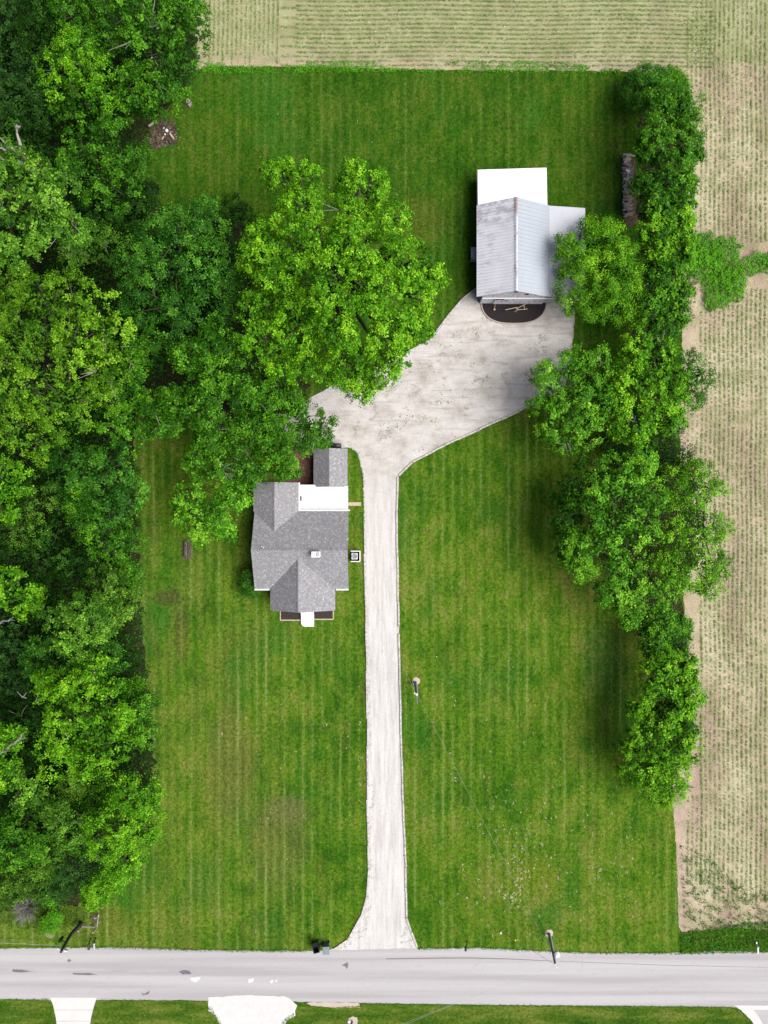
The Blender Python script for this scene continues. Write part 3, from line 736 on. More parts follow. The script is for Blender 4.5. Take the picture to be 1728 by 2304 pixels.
# electricity meter on the east wall
e0 = M(-81, -60, 1.6)
me_ = thing('electric_meter', (e0.x, e0.y, 0), 'white electric meter box with mast on the east house wall', 'meter'); EO = (e0.x, e0.y, 0)
mb = MB(); mb.box((e0.x, e0.y, 1.5), (.16, .3, .45)); mb.build('box', M_WHITE, me_, off=EO, bevel=.02)
mb = MB(); mb.tube([(e0.x, e0.y, .1), (e0.x, e0.y, 3.4)], .03, 8); mb.tube([(e0.x, e0.y, 3.4), (e0.x+.15, e0.y-.05, 3.38)], .06, 8)
mb.build('mast', M_METAL, me_, off=EO)
EMAST = Vector((e0.x, e0.y, 3.4))

# ------------------------------------------------------------------ the barn
barn = thing('barn', M(300, 568), 'white metal barn with weathered gable roof and lean-to at the head of the drive', 'barn'); BO = tuple(barn.location)
mb = MB(); prism(mb, 'y', 470, 664, 215, 280, 355, 2.44, 4.56); mb.build('wall', M_WHITE, barn, off=BO)
mb = MB()
mb.add([M(355, 471, 0), M(437, 471, 0), M(437, 660, 0), M(355, 660, 0), M(355, 471, 2.5), M(437, 471, 1.92), M(437, 660, 1.92), M(355, 660, 2.5)],
       [(0, 3, 2, 1), (4, 5, 6, 7), (0, 1, 5, 4), (1, 2, 6, 5), (2, 3, 7, 6), (3, 0, 4, 7)])
mb.build('lean_to_wall', M_WHITE, barn, off=BO)
mb = MB(); mb.slab([M(201.5, 468, 2.6), M(280, 468, 4.65), M(280, 667, 4.65), M(201.5, 667, 2.6)], .06); rw = mb.build('roof', M_TINW, barn, off=BO); tag(rw, 'dirt stained old metal west roof slope')
mb = MB(); mb.slab([M(280, 468, 4.65), M(359, 468, 2.6), M(359, 667, 2.6), M(280, 667, 4.65)], .06); re_ = mb.build('roof', M_TINE, barn, off=BO); tag(re_, 'clean pale blue metal east roof slope')
mb = MB(); mb.slab([M(359.3, 468.6, 2.59), M(441, 468.6, 2.0), M(441, 666.4, 2.0), M(359.3, 666.4, 2.59)], .05); mb.build('lean_to_roof', M_TINE2, barn, off=BO)
# standing ribs
for (xa, za, xb, zb, pitch, par) in ((202, 2.6, 279.4, 4.65, .285, rw), (280.6, 4.65, 358.5, 2.6, .356, re_)):
    mb = MB(); y = 468.5/S+pitch/2
    while y < 666/S:
        mb.slab([Vector((xa/S, y-.012, za+.022)), Vector((xb/S, y-.012, zb+.022)), Vector((xb/S, y+.012, zb+.022)), Vector((xa/S, y+.012, za+.022))], .03); y += pitch
    mb.build('ribs', par.data.materials[0], par, off=BO)
mb = MB()
rng = random.Random(5); y = 468
while y < 667:
    L = rng.uniform(16, 36); y2 = min(667, y+L)
    mb.slab([M(275.8, y, 4.57), M(280, y, 4.69), M(280, y2, 4.69), M(275.8, y2, 4.57)], .02)
    mb.slab([M(280, y, 4.69), M(283.4, y, 4.60), M(283.4, y2, 4.60), M(280, y2, 4.69)], .02); y = y2+.5
n = NT('ridge_rust', .8); x, y, z = n.xyz()
c = n.mix(n.smooth(n.noise(1, 4, n.scale(n.pos, (2, 1.1, 1))), .56, .66), (.40, .41, .45), (.30, .26, .26))
M_RIDGE = n.done(n.mix(n.smooth(y, 26.0, 26.8), c, (.26, .20, .19)))
mb.build('ridge_cap', M_RIDGE, barn, off=BO)
# gable face details: trim strip, old siding stain panels, roll door, red sign
n = NT('old_siding', .8); x, y, z = n.xyz()
f = n.noise(1, 5, n.scale(n.pos, (6, 6, 1.2)), .75)
M_OLDS = n.done(n.ramp(f, [(.34, (.30, .30, .33)), (.46, (.66, .67, .70)), (.60, (.78, .78, .80))]))
mb = MB(); prism(mb, 'y', 469.0, 470.2, 215.6, 280, 354.4, 2.40, 4.50, 0); mb.build('gable_siding', M_OLDS, barn, off=BO)
mb = MB()
mb.slab([M(215, 466.9, 2.06), M(437, 466.9, 2.0), M(437, 469.0, 2.06), M(215, 469.0, 2.12)], .08); mb.build('door_track', M_WHITE, barn, off=BO)
mb = MB(); mb.box(tuple(M(300, 468.2, 1.05)), (4.6, .05, 2.0)); dd = mb.build('sliding_door', M_OLDS, barn, off=BO)
mb = MB(); mb.box(tuple(M(262, 467.4, 1.0)), (.05, .05, .3)); mb.build('handle', M_DMETAL, dd, off=BO)
v = W(1125, 674.5, 1.95)
mb = MB(); mb.box((v.x, 466.2/S, 1.95), (.78, .05, .20)); sg = mb.build('name_board', M_RED, barn, off=BO)
for px, py, z_ in ((1161.5, 657, 4.2), (1186, 662, 3.4)):
    v = W(px, py, z_); mb = MB(); mb.box((v.x, 468.7/S, z_), (.30, .06, .32)); mb.build('gable_vent', M_DMETAL, barn, off=BO)
v = W(1133, 682, .4); mb = MB()
mb.tube([(v.x-.15, 467.5/S, 1.3), (v.x+.1, 467.3/S, 1.42), (v.x+.28, 467.5/S, 1.25)], .035, 6); mb.build('wall_lamp', M_DMETAL, barn, off=BO)
# window seen edge-on at the west wall with its wooden box
v = M(200, 575, .6)
mb = MB(); mb.box((v.x-.02, v.y, 1.0), (.5, 1.0, .08)); mb.box((v.x-.02, v.y+.52, .5), (.5, .05, 1.0)); mb.box((v.x-.02, v.y-.52, .5), (.5, .05, 1.0))
simple('wooden_workbench', 'narrow wooden bench against the west barn wall', 'bench', mb, M_TIMBER, (v.x, v.y, 0))
# white annexe
an_ = thing('barn_annexe', M(280, 706), 'flat bright white roofed annexe behind the barn', 'annexe'); NO = tuple(an_.location)
mb = MB(); mb.slab([M(210, 662, 2.1), M(351, 662, 2.1), M(351, 745, 2.1), M(210, 745, 2.1)], 2.1); mb.build('wall', M_WHITE, an_, off=NO)
mb = MB(); mb.slab([M(205.5, 664, 2.36), M(356, 664, 2.36), M(354.5, 752, 2.24), M(205, 747.5, 2.24)], .05); mb.build('roof', M_TINWHITE, an_, off=NO)
mb = MB(); mb.slab([M(203.8, 664, 2.28), M(357.4, 664, 2.28), M(355.9, 753.6, 2.17), M(203.5, 749, 2.17)], .06); mb.build('fascia', M_METAL, an_, off=NO)

# half-round mulch bed before the barn with stone edge
c = M(290, 445)
hb = thing('mulch_bed', (c.x, c.y, 0), 'half round black mulch bed edged with stone before the barn', 'flower bed'); HB = (c.x, c.y, 0)
arc = []
for k in range(25):
    t = k/24; a = math.pi+t*math.pi
    ex = .72
    cx, cy = math.cos(a), math.sin(a)
    xx = math.copysign(abs(cx)**ex, cx); yy = math.copysign(abs(cy)**.95, cy)
    arc.append(M(292+73*xx, 470+46.5*yy, .08))
mb = MB(); mb.slab(arc, .08); mb.build('mulch', M_MULCH, hb, off=HB)
mb = MB(); rng = random.Random(2)
for a, b in zip(arc[:-1], arc[1:]):
    nseg = max(1, int((b-a).length/.22)); an = math.atan2(b.y-a.y, b.x-a.x)
    for j in range(nseg):
        p = a.lerp(b, (j+.5)/nseg); L = (b-a).length/nseg
        mb.box((p.x, p.y, .065), (L*.97, .11, .13+rng.uniform(-.01, .02)), an+rng.uniform(-.03, .03))
mb.build('stone_edging', M_STONE, hb, off=HB)
# wooden yard ornament (a broken signpost lying in the bed) and stake
v = W(1162, 697, .2)
orn = thing('garden_trellis', (v.x, v.y, 0), 'pale wooden frame of crossed bars standing in the black mulch bed', 'garden frame'); OO = (v.x, v.y, 0)
def bar(p1, z1, p2, z2, r=.035, nm='bar', parent=orn, off=OO, mat=M_PLANK):
    a = W(p1[0], p1[1], z1); b = W(p2[0], p2[1], z2)
    mb = MB(); mb.tube([a, b], r, 6); mb.build(nm, mat, parent, off=off)
bar((1137, 697), .55, (1163, 691.5), .6); bar((1162, 694), .6, (1184, 684), 1.0); bar((1178, 686), .75, (1181, 697), .3); bar((1165, 697), .35, (1187, 695), .45)
mb = MB(); mb.tube([(v.x-.1, v.y, .05), (v.x, v.y, .6)], [.22, .1], 8); mb.build('post', M_LOG, orn, off=OO)
v = W(1112, 696, 0); mb = MB(); a = W(1112, 697, .05); b = W(1114.5, 682, 1.3)
mb.tube([a, b], .03, 6); mb.tube([a, a+Vector((0, 0, .2))], .10, 7)
simple('garden_stake', 'thin wooden stake standing left in the black mulch bed', 'stake', mb, M_PLANK, (a.x, a.y, 0))

# ------------------------------------------------------------------ driveway timbers
def timbers(pts, label, group, L0=2.4, seed=1, z=.10):
    rng = random.Random(seed)
    P = [W(a, b, 0) for a, b in pts]
    for a, b in zip(P[:-1], P[1:]):
        d = b-a; k = max(1, round(d.length/L0)); an = math.atan2(d.y, d.x)
        for j in range(k):
            c = a.lerp(b, (j+.5)/k); L = d.length/k-.03
            sd_ = Vector((-d.y, d.x, 0)).normalized()*rng.uniform(-.035, .035)
            c = c+sd_
            mb = MB(); mb.box((c.x, c.y, z/2+.01), (L, .16, z+.04+rng.uniform(-.02, .02)), an+rng.uniform(-.012, .012))
            mb.box((c.x+rng.uniform(-.1, .1), c.y, z/2+.012), (.05, .17, z+.05), an)
            simple('landscape_timber', label, 'timber edging', mb, M_TIMBER, (c.x, c.y, 0), group, bevel=.012)
timbers([(938, 2131), (925, 2095), (914, 2063), (913, 1950), (908, 1850), (905, 1760), (902, 1600), (898, 1425)], 'weathered grey timber laid end to end along the east side of the straight driveway', 'timbers along the east driveway edge')
timbers([(897, 1410), (895, 1300), (893, 1150), (896, 1072)], 'grey timber edging the east side of the driveway level with the house', 'timbers on the east edge near the house', seed=3)
timbers([(897, 1070), (929, 1038), (1028, 989), (1128, 944), (1208, 906)], 'grey timber edging the slanting south side of the gravel yard', 'timbers along the south yard edge', seed=4)
timbers([(1070, 650), (1039, 674), (1004, 716), (966, 766)], 'grey timber edging the slanting lawn corner west of the barn', 'timbers along the yard edge west of the barn', seed=5)
timbers([(820, 1190), (822, 1300), (824, 1400), (827, 1617), (827, 1798), (830, 1953), (826, 2015), (813, 2060), (785, 2110)], 'weathered timber laid along the west side of the straight driveway', 'timbers along the west driveway edge', seed=6)
timbers([(783, 2114), (750, 2136)], 'double pale timber at the driveway mouth nearest the waste bins', 'timbers at the driveway mouth', seed=7)

# ------------------------------------------------------------------ bins, mailboxes, poles
def bin_(px, py, z, w_, d_, rz, mat, label, open_):
    v = W(px, py, z); t = thing('wheeled_bin', (v.x, v.y, 0), label, 'waste bin', 'wheeled bins beside the road', rz)
    mb = MB(); h = 1.0
    b0, b1 = .80, 1.0
    vs = []
    for zz, k in ((.06, b0), (h, b1)):
        for sx, sy in ((-1, -1), (1, -1), (1, 1), (-1, 1)): vs.append((sx*w_/2*k, sy*d_/2*k, zz))
    fs = [(0, 3, 2, 1), (0, 1, 5, 4), (1, 2, 6, 5), (2, 3, 7, 6), (3, 0, 4, 7)]
    mb.add(vs, fs)
    if open_:
        k = .86; inner = [(sx*w_/2*k, sy*d_/2*k, h) for sx, sy in ((-1, -1), (1, -1), (1, 1), (-1, 1))]
        low = [(sx*w_/2*.7, sy*d_/2*.7, .3) for sx, sy in ((-1, -1), (1, -1), (1, 1), (-1, 1))]
        n0 = len(mb.v); mb.v += inner+low
        for i in range(4):
            j = (i+1) % 4
            mb.f.append((4+i, 4+j, n0+j, n0+i)); mb.f.append((n0+i, n0+j, n0+4+j, n0+4+i)); mb.m += [0, 0]
        mb.f.append((n0+4, n0+5, n0+6, n0+7)); mb.m.append(0)
    else:
        mb.f.append((4, 5, 6, 7)); mb.m.append(0)
    body = mb.build('body', mat, t)
    mb = MB()
    if open_:
        mb.box((0, d_/2+.10, .78), (w_*1.02, .06, .62), 0, 0); mb.box((0, d_/2+.14, 1.0), (w_*1.02, .16, .05))
    else:
        mb.box((0, -.01, h+.035), (w_*1.06, d_*1.04, .07)); mb.box((0, 0, h+.075), (w_*.7, d_*.6, .03))
    mb.build('lid', mat if not open_ else M_BLACK, t, bevel=.015)
    for sx in (-1, 1):
        mb = MB(); mb.tube([(sx*w_*.42, d_/2-.02, .13), (sx*w_*.50, d_/2-.02, .13)], .13, 12); mb.build('wheel', M_DMETAL, t)
    mb = MB(); mb.tube([(-w_*.4, d_/2+.05, .95), (w_*.4, d_/2+.05, .95)], .02, 6); mb.build('handle', M_BLACK, t)
bin_(710.5, 2136.5, 1.0, .58, .72, .25, M_BLACK, 'black wheeled bin with its lid thrown open at the road edge', True)
bin_(733.5, 2138.5, 1.0, .58, .70, .04, M_GREYP, 'grey wheeled bin with closed lid nearest the driveway mouth', False)

def mailbox(base, top, z, mat, postmat, label, grp='mailboxes beside the road', flag=True, L=.5, pr=.05):
    b = W(*base, 0); tp = W(*top, z)
    t = thing('mailbox', (b.x, b.y, 0), label, 'mailbox', grp); off = (b.x, b.y, 0)
    mb = MB(); mb.tube([b, Vector((b.x, b.y, z*.5)), Vector((tp.x, tp.y+.15, z-.02))], pr, 6); mb.build('post', postmat, t, off=off)
    mb = MB(); r = .10; n_ = 8; vs = []
    for y_ in (-L/2, L/2):
        vs.append((tp.x-r, tp.y+y_, z)); vs.append((tp.x+r, tp.y+y_, z))
        for k in range(n_+1): vs.append((tp.x+r*math.cos(math.pi*k/n_), tp.y+y_, z+.12+r*math.sin(math.pi*k/n_)))
    m_ = n_+3; ring = [0, 1]+list(range(2, m_))
    mb.add(vs, [tuple(ring), tuple(i+m_ for i in reversed(ring))]+[(ring[i], ring[i]+m_, ring[(i+1) % m_]+m_, ring[(i+1) % m_]) for i in range(m_)])
    mb.build('box', mat, t, off=off)
    mb = MB(); mb.box((tp.x, tp.y-L/2-.01, z+.1), (.18, .02, .18)); mb.build('door', mat, t, off=off)
    if flag:
        mb = MB(); mb.box((tp.x+.115, tp.y+.05, z+.16), (.012, .04, .2)); mb.build('flag', M_RED, t, off=off)
mailbox((205, 2111), (200.5, 2129), 1.05, M_DMETAL, M_POLE, 'black mailbox left of the pair on the verge near the leaning pole')
mailbox((216, 2110), (212.5, 2127), 1.05, M_METAL, M_POLE, 'pale grey mailbox right of the pair on the verge near the leaning pole')
mailbox((1049.5, 2118), (1047.5, 2134), 1.05, M_BLACK, M_BLACK, 'thin dark mailbox alone on the verge east of the driveway', L=.32)
mailbox((1698, 2118), (1703.5, 2136), 1.05, M_WHITE, M_METAL, 'bright white mailbox on the verge below the weeds at the far east', L=.55, pr=.06)
mb = MB(); v = W(1702, 2121, .8); mb.box((v.x, v.y, .8), (.10, .18, .12)); mb.tube([(v.x, v.y, 0), (v.x, v.y, .8)], .03, 6)
simple('newspaper_tube', 'small white newspaper box behind the bright white mailbox', 'newspaper box', mb, M_WHITE, (v.x, v.y, 0))

def wire(pts, sag, name, label, cat, mat, r=.012, group=None):
    P = []
    for a, b in zip(pts[:-1], pts[1:]):
        for k in range(25):
            t = k/24; p = a.lerp(b, t); p = p.copy(); p.z -= sag*4*t*(1-t); P.append(p)
    mb = MB(); mb.tube(P, r, 5)
    return simple(name, label, cat, mb, mat, tuple(P[0]), group)

# road pole (east) with street lamp
b = W(1236, 2102); tp = W(1250, 2171, 6.2)
rp = thing('utility_pole', tuple(b), 'grey utility pole with street lamp standing by the road east of the drive', 'utility pole', 'utility poles'); off = tuple(b)
mb = MB(); mb.tube([b, b.lerp(tp, .5), tp], [.15, .125, .10], 10); mb.build('pole', M_POLEG, rp, off=off)
la = W(1254, 2151, 4.6)
pp = b.lerp(tp, .70)
mb = MB(); mb.tube([pp, (la.x, la.y, pp.z+.15)], .03, 6); lm = mb.build('lamp_arm', M_METAL, rp, off=off)
mb = MB(); mb.tube([(la.x, la.y, pp.z-.1), (la.x, la.y, pp.z+.12), (la.x, la.y, pp.z+.28)], [.29, .27, .12], 14); mb.build('lamp_head', M_WHITE, lm, off=off)
mb = MB()
mb.tube([tp+Vector((.02, -.02, -.1)), tp+Vector((.10, -.30, 0))], .05, 6)
mb.tube([tp+Vector((.10, -.10, -.05)), tp+Vector((.26, -.14, .02))], .07, 6); mb.build('insulator', M_WHITE, rp, off=off)
RT = tp
# pale disturbed earth round the pole feet
for (px, py, r, lab) in ((1236, 2100, 8.6, 0), (936, 1533, 8.8, 0)):
    sheet('bare_earth', [(px+r*math.cos(k*math.pi/8), py+r*math.sin(k*math.pi/8)) for k in range(16)], .014, M_SANDY, .07, .12)
# yard pole
b = W(935, 1536); tp = W(932, 1560, 4.6)
b = W(935, 1536); tp = Vector((b.x-.06, b.y-.10, 4.6))
yp = thing('utility_pole', tuple(b), 'short grey utility pole with bracket standing in the lawn east of the driveway', 'utility pole', 'utility poles'); off = tuple(b)
mb = MB(); mb.tube([b, b.lerp(tp, .5), tp], [.15, .13, .12], 10); mb.build('pole', M_POLEG, yp, off=off)
mb = MB(); e = tp+Vector((.02, -.75, .25)); mb.tube([tp+Vector((0, 0, -.3)), e], [.05, .04], 6); mb.build('bracket', M_METAL, yp, off=off)
mb = MB(); mb.tube([tp+Vector((-.03, .02, -.15)), tp+Vector((-.26, .10, -.1))], .07, 7); mb.build('insulator', M_WHITE, yp, off=off)
# leaning dark pole (west)
b = W(184, 2076); tp = W(137, 2142, 6.0)
lp = thing('utility_pole', tuple(b), 'dark leaning utility pole with crossarm at the western road edge', 'utility pole', 'utility poles'); off = tuple(b)
mid = b.lerp(tp, .5)+Vector((-.10, .18, 0))
mb = MB(); mb.tube([b, mid, tp], [.17, .15, .11], 10); mb.build('pole', M_POLE, lp, off=off)
q = b.lerp(tp, .92)
mb = MB(); mb.box((q.x+.05, q.y+.04, q.z), (.9, .09, .11), -.28); mb.build('crossarm', M_METAL, lp, off=off)
for dx, dy in ((-.32, .13), (-.20, .10), (.28, -.04), (.38, -.07)):
    mb = MB(); mb.tube([(q.x+dx, q.y+dy, q.z), (q.x+dx, q.y+dy, q.z+.2)], .07, 7); mb.build('insulator', M_WHITE, lp, off=off)
tr = W(138, 2114, 4.4)
mb = MB(); mb.tube([(tr.x-.05, tr.y, 4.0), (tr.x-.05, tr.y, 4.7)], .14, 10); mb.tube([(tr.x, tr.y, 4.4), b.lerp(tp, .74)], .04, 6); mb.build('transformer', M_BLACKI, lp, off=off)
LT = b.lerp(tp, .9)
# wires
def at(p, z): return W(p[0], p[1], z)
wire([at((139, 2128), 5.3), at((-260, 2117), 5.5)], .2, 'power_line', 'thin pale power line running west from the leaning pole', 'wire', M_METAL, .018)
wire([at((146, 2117), 4.6), at((-260, 2104), 4.9)], .15, 'power_line', 'thin dark lower power line running west from the leaning pole', 'wire', M_POLE, .012)
wire([RT, at((1027, 2258), 5.7), at((700, 2394), 5.6)], .05, 'power_line', 'upper of two thin wires crossing the road southwest from the lamp pole', 'wire', M_POLEG, .006)
wire([RT+Vector((.05, -.1, 0)), at((1010, 2262), 5.6), at((690, 2392), 5.4)], .05, 'power_line', 'lower of two thin wires crossing the road southwest from the lamp pole', 'wire', M_POLEG, .006)
# twisted service cable: road pole -> yard pole -> house
def twisted(a, b_, sag, label):
    P = []; Q = []; L = (b_-a).length; nn = int(L/.16); d = (b_-a).normalized(); s_ = Vector((-d.y, d.x, 0))
    for k in range(nn+1):
        t = k/nn; p = a.lerp(b_, t); p.z -= sag*4*t*(1-t)
        ph = t*L*2.2
        P.append(p+s_*.022*math.sin(ph)+Vector((0, 0, .022*math.cos(ph)))); Q.append(p-s_*.022*math.sin(ph)-Vector((0, 0, .022*math.cos(ph))))
    c = thing('service_cable', tuple(a), label, 'cable', 'twisted service cables')
    mb = MB(); mb.tube(P, .0035, 5); mb.build('bare_strand', M_METAL, c, off=tuple(a))
    mb = MB(); mb.tube(Q, .003, 5); mb.build('insulated_strand', M_METAL, c, off=tuple(a))
twisted(RT+Vector((0, .1, -.8)), Vector(yp.location)+Vector((-.06, -.1, 4.4)), .7, 'twisted overhead cable from the lamp pole to the short lawn pole')
twisted(Vector(yp.location)+Vector((-.2, 0, 4.4)), EMAST, .25, 'twisted overhead cable from the short lawn pole to the house')
# guy wire with yellow guard
a = W(1127, 2097, 0); b = W(1160, 2116, 1.9)
gt = thing('guy_wire', tuple(a), 'guy wire with bright yellow guard anchored in the lawn near the lamp pole', 'guy wire'); off = tuple(a)
mb = MB(); mb.tube([a+(b-a)*.08, b], .065, 6); mb.build('yellow_guard', M_YELLOW, gt, off=off)
mb = MB(); mb.tube([b, W(1250, 2171, 6.0)], .012, 5); mb.build('wire', M_METAL, gt, off=off)
mb = MB(); mb.tube([a, a+Vector((0, 0, .18))], [.13, .10], 8); mb.build('anchor', M_WHITE, gt, off=off)

# rail fence corner
f0 = W(217, 2087)
fc = thing('rail_fence', tuple(f0), 'broken white wooden rail fence corner at the wood edge by the road', 'fence'); off = tuple(f0)
for (p, q, z1, z2, r) in (((185, 2084), (215, 2086), .5, .6, .035), ((185, 2086), (214, 2088), .3, .3, .03), ((218, 2086), (222, 2056), .75, .8, .045), ((214, 2085), (226, 2073), .3, .9, .03)):
    mb = MB(); mb.tube([W(*p, z1), W(*q, z2)], r, 6); mb.build('rail', M_DEAD, fc, off=off)
for p in ((184, 2085), (216.5, 2088), (221.5, 2056)):
    v = W(*p); mb = MB(); mb.tube([v, v+Vector((0, 0, .9))], .075, 7); mb.build('post', M_DEAD, fc, off=off)
sheet('bare_earth', [(104+(11+2*math.sin(k))*math.cos(k*math.pi/8)+10, 2100+11*math.sin(k*math.pi/8)) for k in range(16)], .014, plain('reddish_earth', (.22, .14, .11), .9, .3, 6), .15, .15)
sheet('bare_earth', [(211+9*math.cos(k*math.pi/8), 2068+9*math.sin(k*math.pi/8)) for k in range(16)], .016, M_EARTH, .15, .15)

# ------------------------------------------------------------------ firewood row
rng = random.Random(11)
lf = W(1423, 425)
fr_ = thing('firewood_rack', (lf.x, lf.y, 0), 'low firewood rack rails along the clipped hedge row', 'rack'); off = (lf.x, lf.y, 0)
for (px0, py0, px1, py1) in ((1425, 372, 1421, 440),):
    mb = MB(); mb.tube([W(px0, py0, .55), W(px1, py1, .5)], .035, 6); mb.build('rail', M_DEAD, fr_, off=off)
for (px, py) in ((1424, 372), (1420, 440)):
    v = W(px, py); mb = MB(); mb.tube([v, v+Vector((0, 0, .55))], .04, 6); mb.build('post', M_DEAD, fr_, off=off)
k = 0; py = 350.0
while py < 484:
    for lay in range(3):
        x0 = 1411+(py-350)*.012*1.0+rng.uniform(-2.5, 2.5)
        L = rng.uniform(.55, 1.0); r = rng.uniform(.055, .11)
        z = .12+lay*.22+rng.uniform(-.03, .06)
        v = W(x0, py+rng.uniform(-1.5, 1.5), z); an = rng.gauss(0, .35) if rng.random() < .8 else rng.uniform(0, 3)
        d = Vector((math.cos(an), math.sin(an), rng.uniform(-.1, .1)))*L/2
        mb = MB(); mb.tube([v-d, v+d*.1, v+d], [r, r*1.06, r*.95], 7)
        pale = py < 366 or rng.random() < .10
        simple('firewood_log', 'pale cut log at the north end of the firewood row' if py < 366 else 'grey brown split log heaped in the firewood row by the hedge', 'log', mb, M_LOGP if py < 366 else rng.choice([M_LOG, M_LOG, M_DEAD]),
               tuple(v), 'pale logs of the firewood row' if py < 366 else 'brown logs of the firewood row')
    py += rng.uniform(3.4, 4.6)
for (px, py, sx, sy, an, lab) in ((1409, 365, .34, .22, -.3, 'pale sheet metal scrap lying near the north end of the firewood row'), (1413, 384, .38, .26, -.45, 'shiny white tin sheet lying on the firewood row')):
    v = W(px, py, .62); mb = MB(); mb.box(tuple(v), (sx, sy, .02), an); mb.box((v.x, v.y, v.z+.012), (sx*.9, .02, .02), an); simple('metal_sheet', lab, 'sheet metal', mb, M_WHITE, tuple(v), 'scraps on the firewood row')
sheet('bare_earth', [(1400, 347), (1428, 345), (1428, 400), (1430, 470), (1434, 500), (1410, 515), (1404, 490), (1402, 420)], .014, M_EARTH, .25, .2)

# fire pit
sheet('burnt_ground', [(340, 290), (352, 272), (372, 266), (392, 270), (397, 290), (399, 312), (388, 326), (362, 334), (345, 332), (335, 318)], .016, M_ASH, .30, .2)
def log(a, b, z, r, label, mat=M_LOGP, grp='charred logs of the fire pit'):
    A, B = W(*a, z), W(*b, z); m = (A+B)/2; mb = MB(); mb.tube([A, m, B], [r, r*1.1, r*.8], 7)
    simple('log', label, 'log', mb, mat, tuple(m), grp)
log((382, 300), (391, 313), .12, .10, 'pale split log at the southeast side of the fire pit')
log((381, 297), (390, 297), .10, .05, 'thin brown stick at the east side of the fire pit', M_LOG)
log((334, 284), (347, 275), .14, .12, 'grey log lying northwest of the fire pit', M_DEAD)
log((364, 314), (368, 307), .10, .06, 'thin white stick southwest of the fire pit centre')
for (px, py, r, lab) in ((375.5, 294.5, .16, 'largest white stone in the centre of the fire pit'), (371.5, 302.5, .08, 'small white stone below the big one in the fire pit'), (368.5, 288.5, .08, 'small white stone above the big one in the fire pit')):
    v = W(px, py); mb = MB(); vs = []
    rg = random.Random(int(px))
    mb.tube([(v.x, v.y, 0), (v.x+rg.uniform(-.02, .02), v.y, r*.7), (v.x, v.y, r*1.2)], [r, r*1.05, r*.5], 7)
    simple('stone', lab, 'stone', mb, M_WHITE, (v.x, v.y, 0), 'white stones of the fire pit', smooth=False)
# tree stump
v = W(425, 232)
sheet('bare_earth', [(425+9*math.cos(k*math.pi/8), 233+9*math.sin(k*math.pi/8)) for k in range(16)], .015, M_EARTH, .2, .15)
ts = thing('tree_stump', (v.x, v.y, 0), 'hollow grey tree stump at the lawn corner under the big trees', 'stump')
mb = MB(); mb.tube([(0, 0, 0), (0, 0, .25), (.03, -.03, .5)], [.27, .22, .19], 10); mb.build('bark', M_LOG, ts)
mb = MB(); mb.tube([(.03, -.03, .49), (.03, -.03, .515)], .2, 10); mb.build('cut_face', M_DEAD, ts)
mb = MB(); mb.box((.12, -.2, .25), (.3, .45, .12), .5, 0, -.3); mb.build('split_slab', M_DEAD, ts)
# log planter in the west lawn
v = W(420.5, 1235)
sheet('bare_earth', [(410, 1213), (431, 1213), (432, 1240), (430, 1258), (411, 1258), (409, 1235)], .014, M_EARTH, .12, .15)
hw = thing('hollow_log', (v.x, v.y, 0), 'dark hollow log lying in the west lawn south of the small tree', 'log')
mb = MB()
for dx, w_ in ((-.16, .10), (.16, .10), (0, .22)):
    z = .22 if dx else .08
    mb.tube([(dx, -.78, z*.8), (dx+.02, 0, z), (dx, .78, z*.8)], [w_, w_*1.15, w_*.9], 8)
mb.build('shell', M_BARK, hw)
mb = MB()
for k in range(9): mb.tube([(random.uniform(-.1, .1), -.6+k*.14, .28), (random.uniform(-.1, .1), -.5+k*.14, .31)], .035, 6)
mb.build('rotten_core', M_LOG, hw)
# small hydrant-like pipe at the bottom edge
sheet('bare_earth', [(784, 2292), (792, 2288), (804, 2289), (805, 2300), (802, 2330), (786, 2330), (785, 2300)], .014, M_SANDY, .08, .12)
v = W(792, 2298, .0)
mb = MB(); mb.tube([v, v+Vector((.06, .12, .35))], [.07, .06], 8); mb.tube([v, v+Vector((0, -.5, .3))], .06, 8)
simple('standpipe', 'short dark standpipe in bare earth on the south verge', 'standpipe', mb, M_BLACKI, tuple(v))
v = W(785, 2298, .0); mb = MB(); mb.tube([v, v+Vector((0, 0, .10)), v+Vector((0, 0, .16))], [.16, .14, .06], 9)
simple('white_cap', 'round white cap beside the standpipe on the south verge', 'pipe cap', mb, M_WHITE, tuple(v))

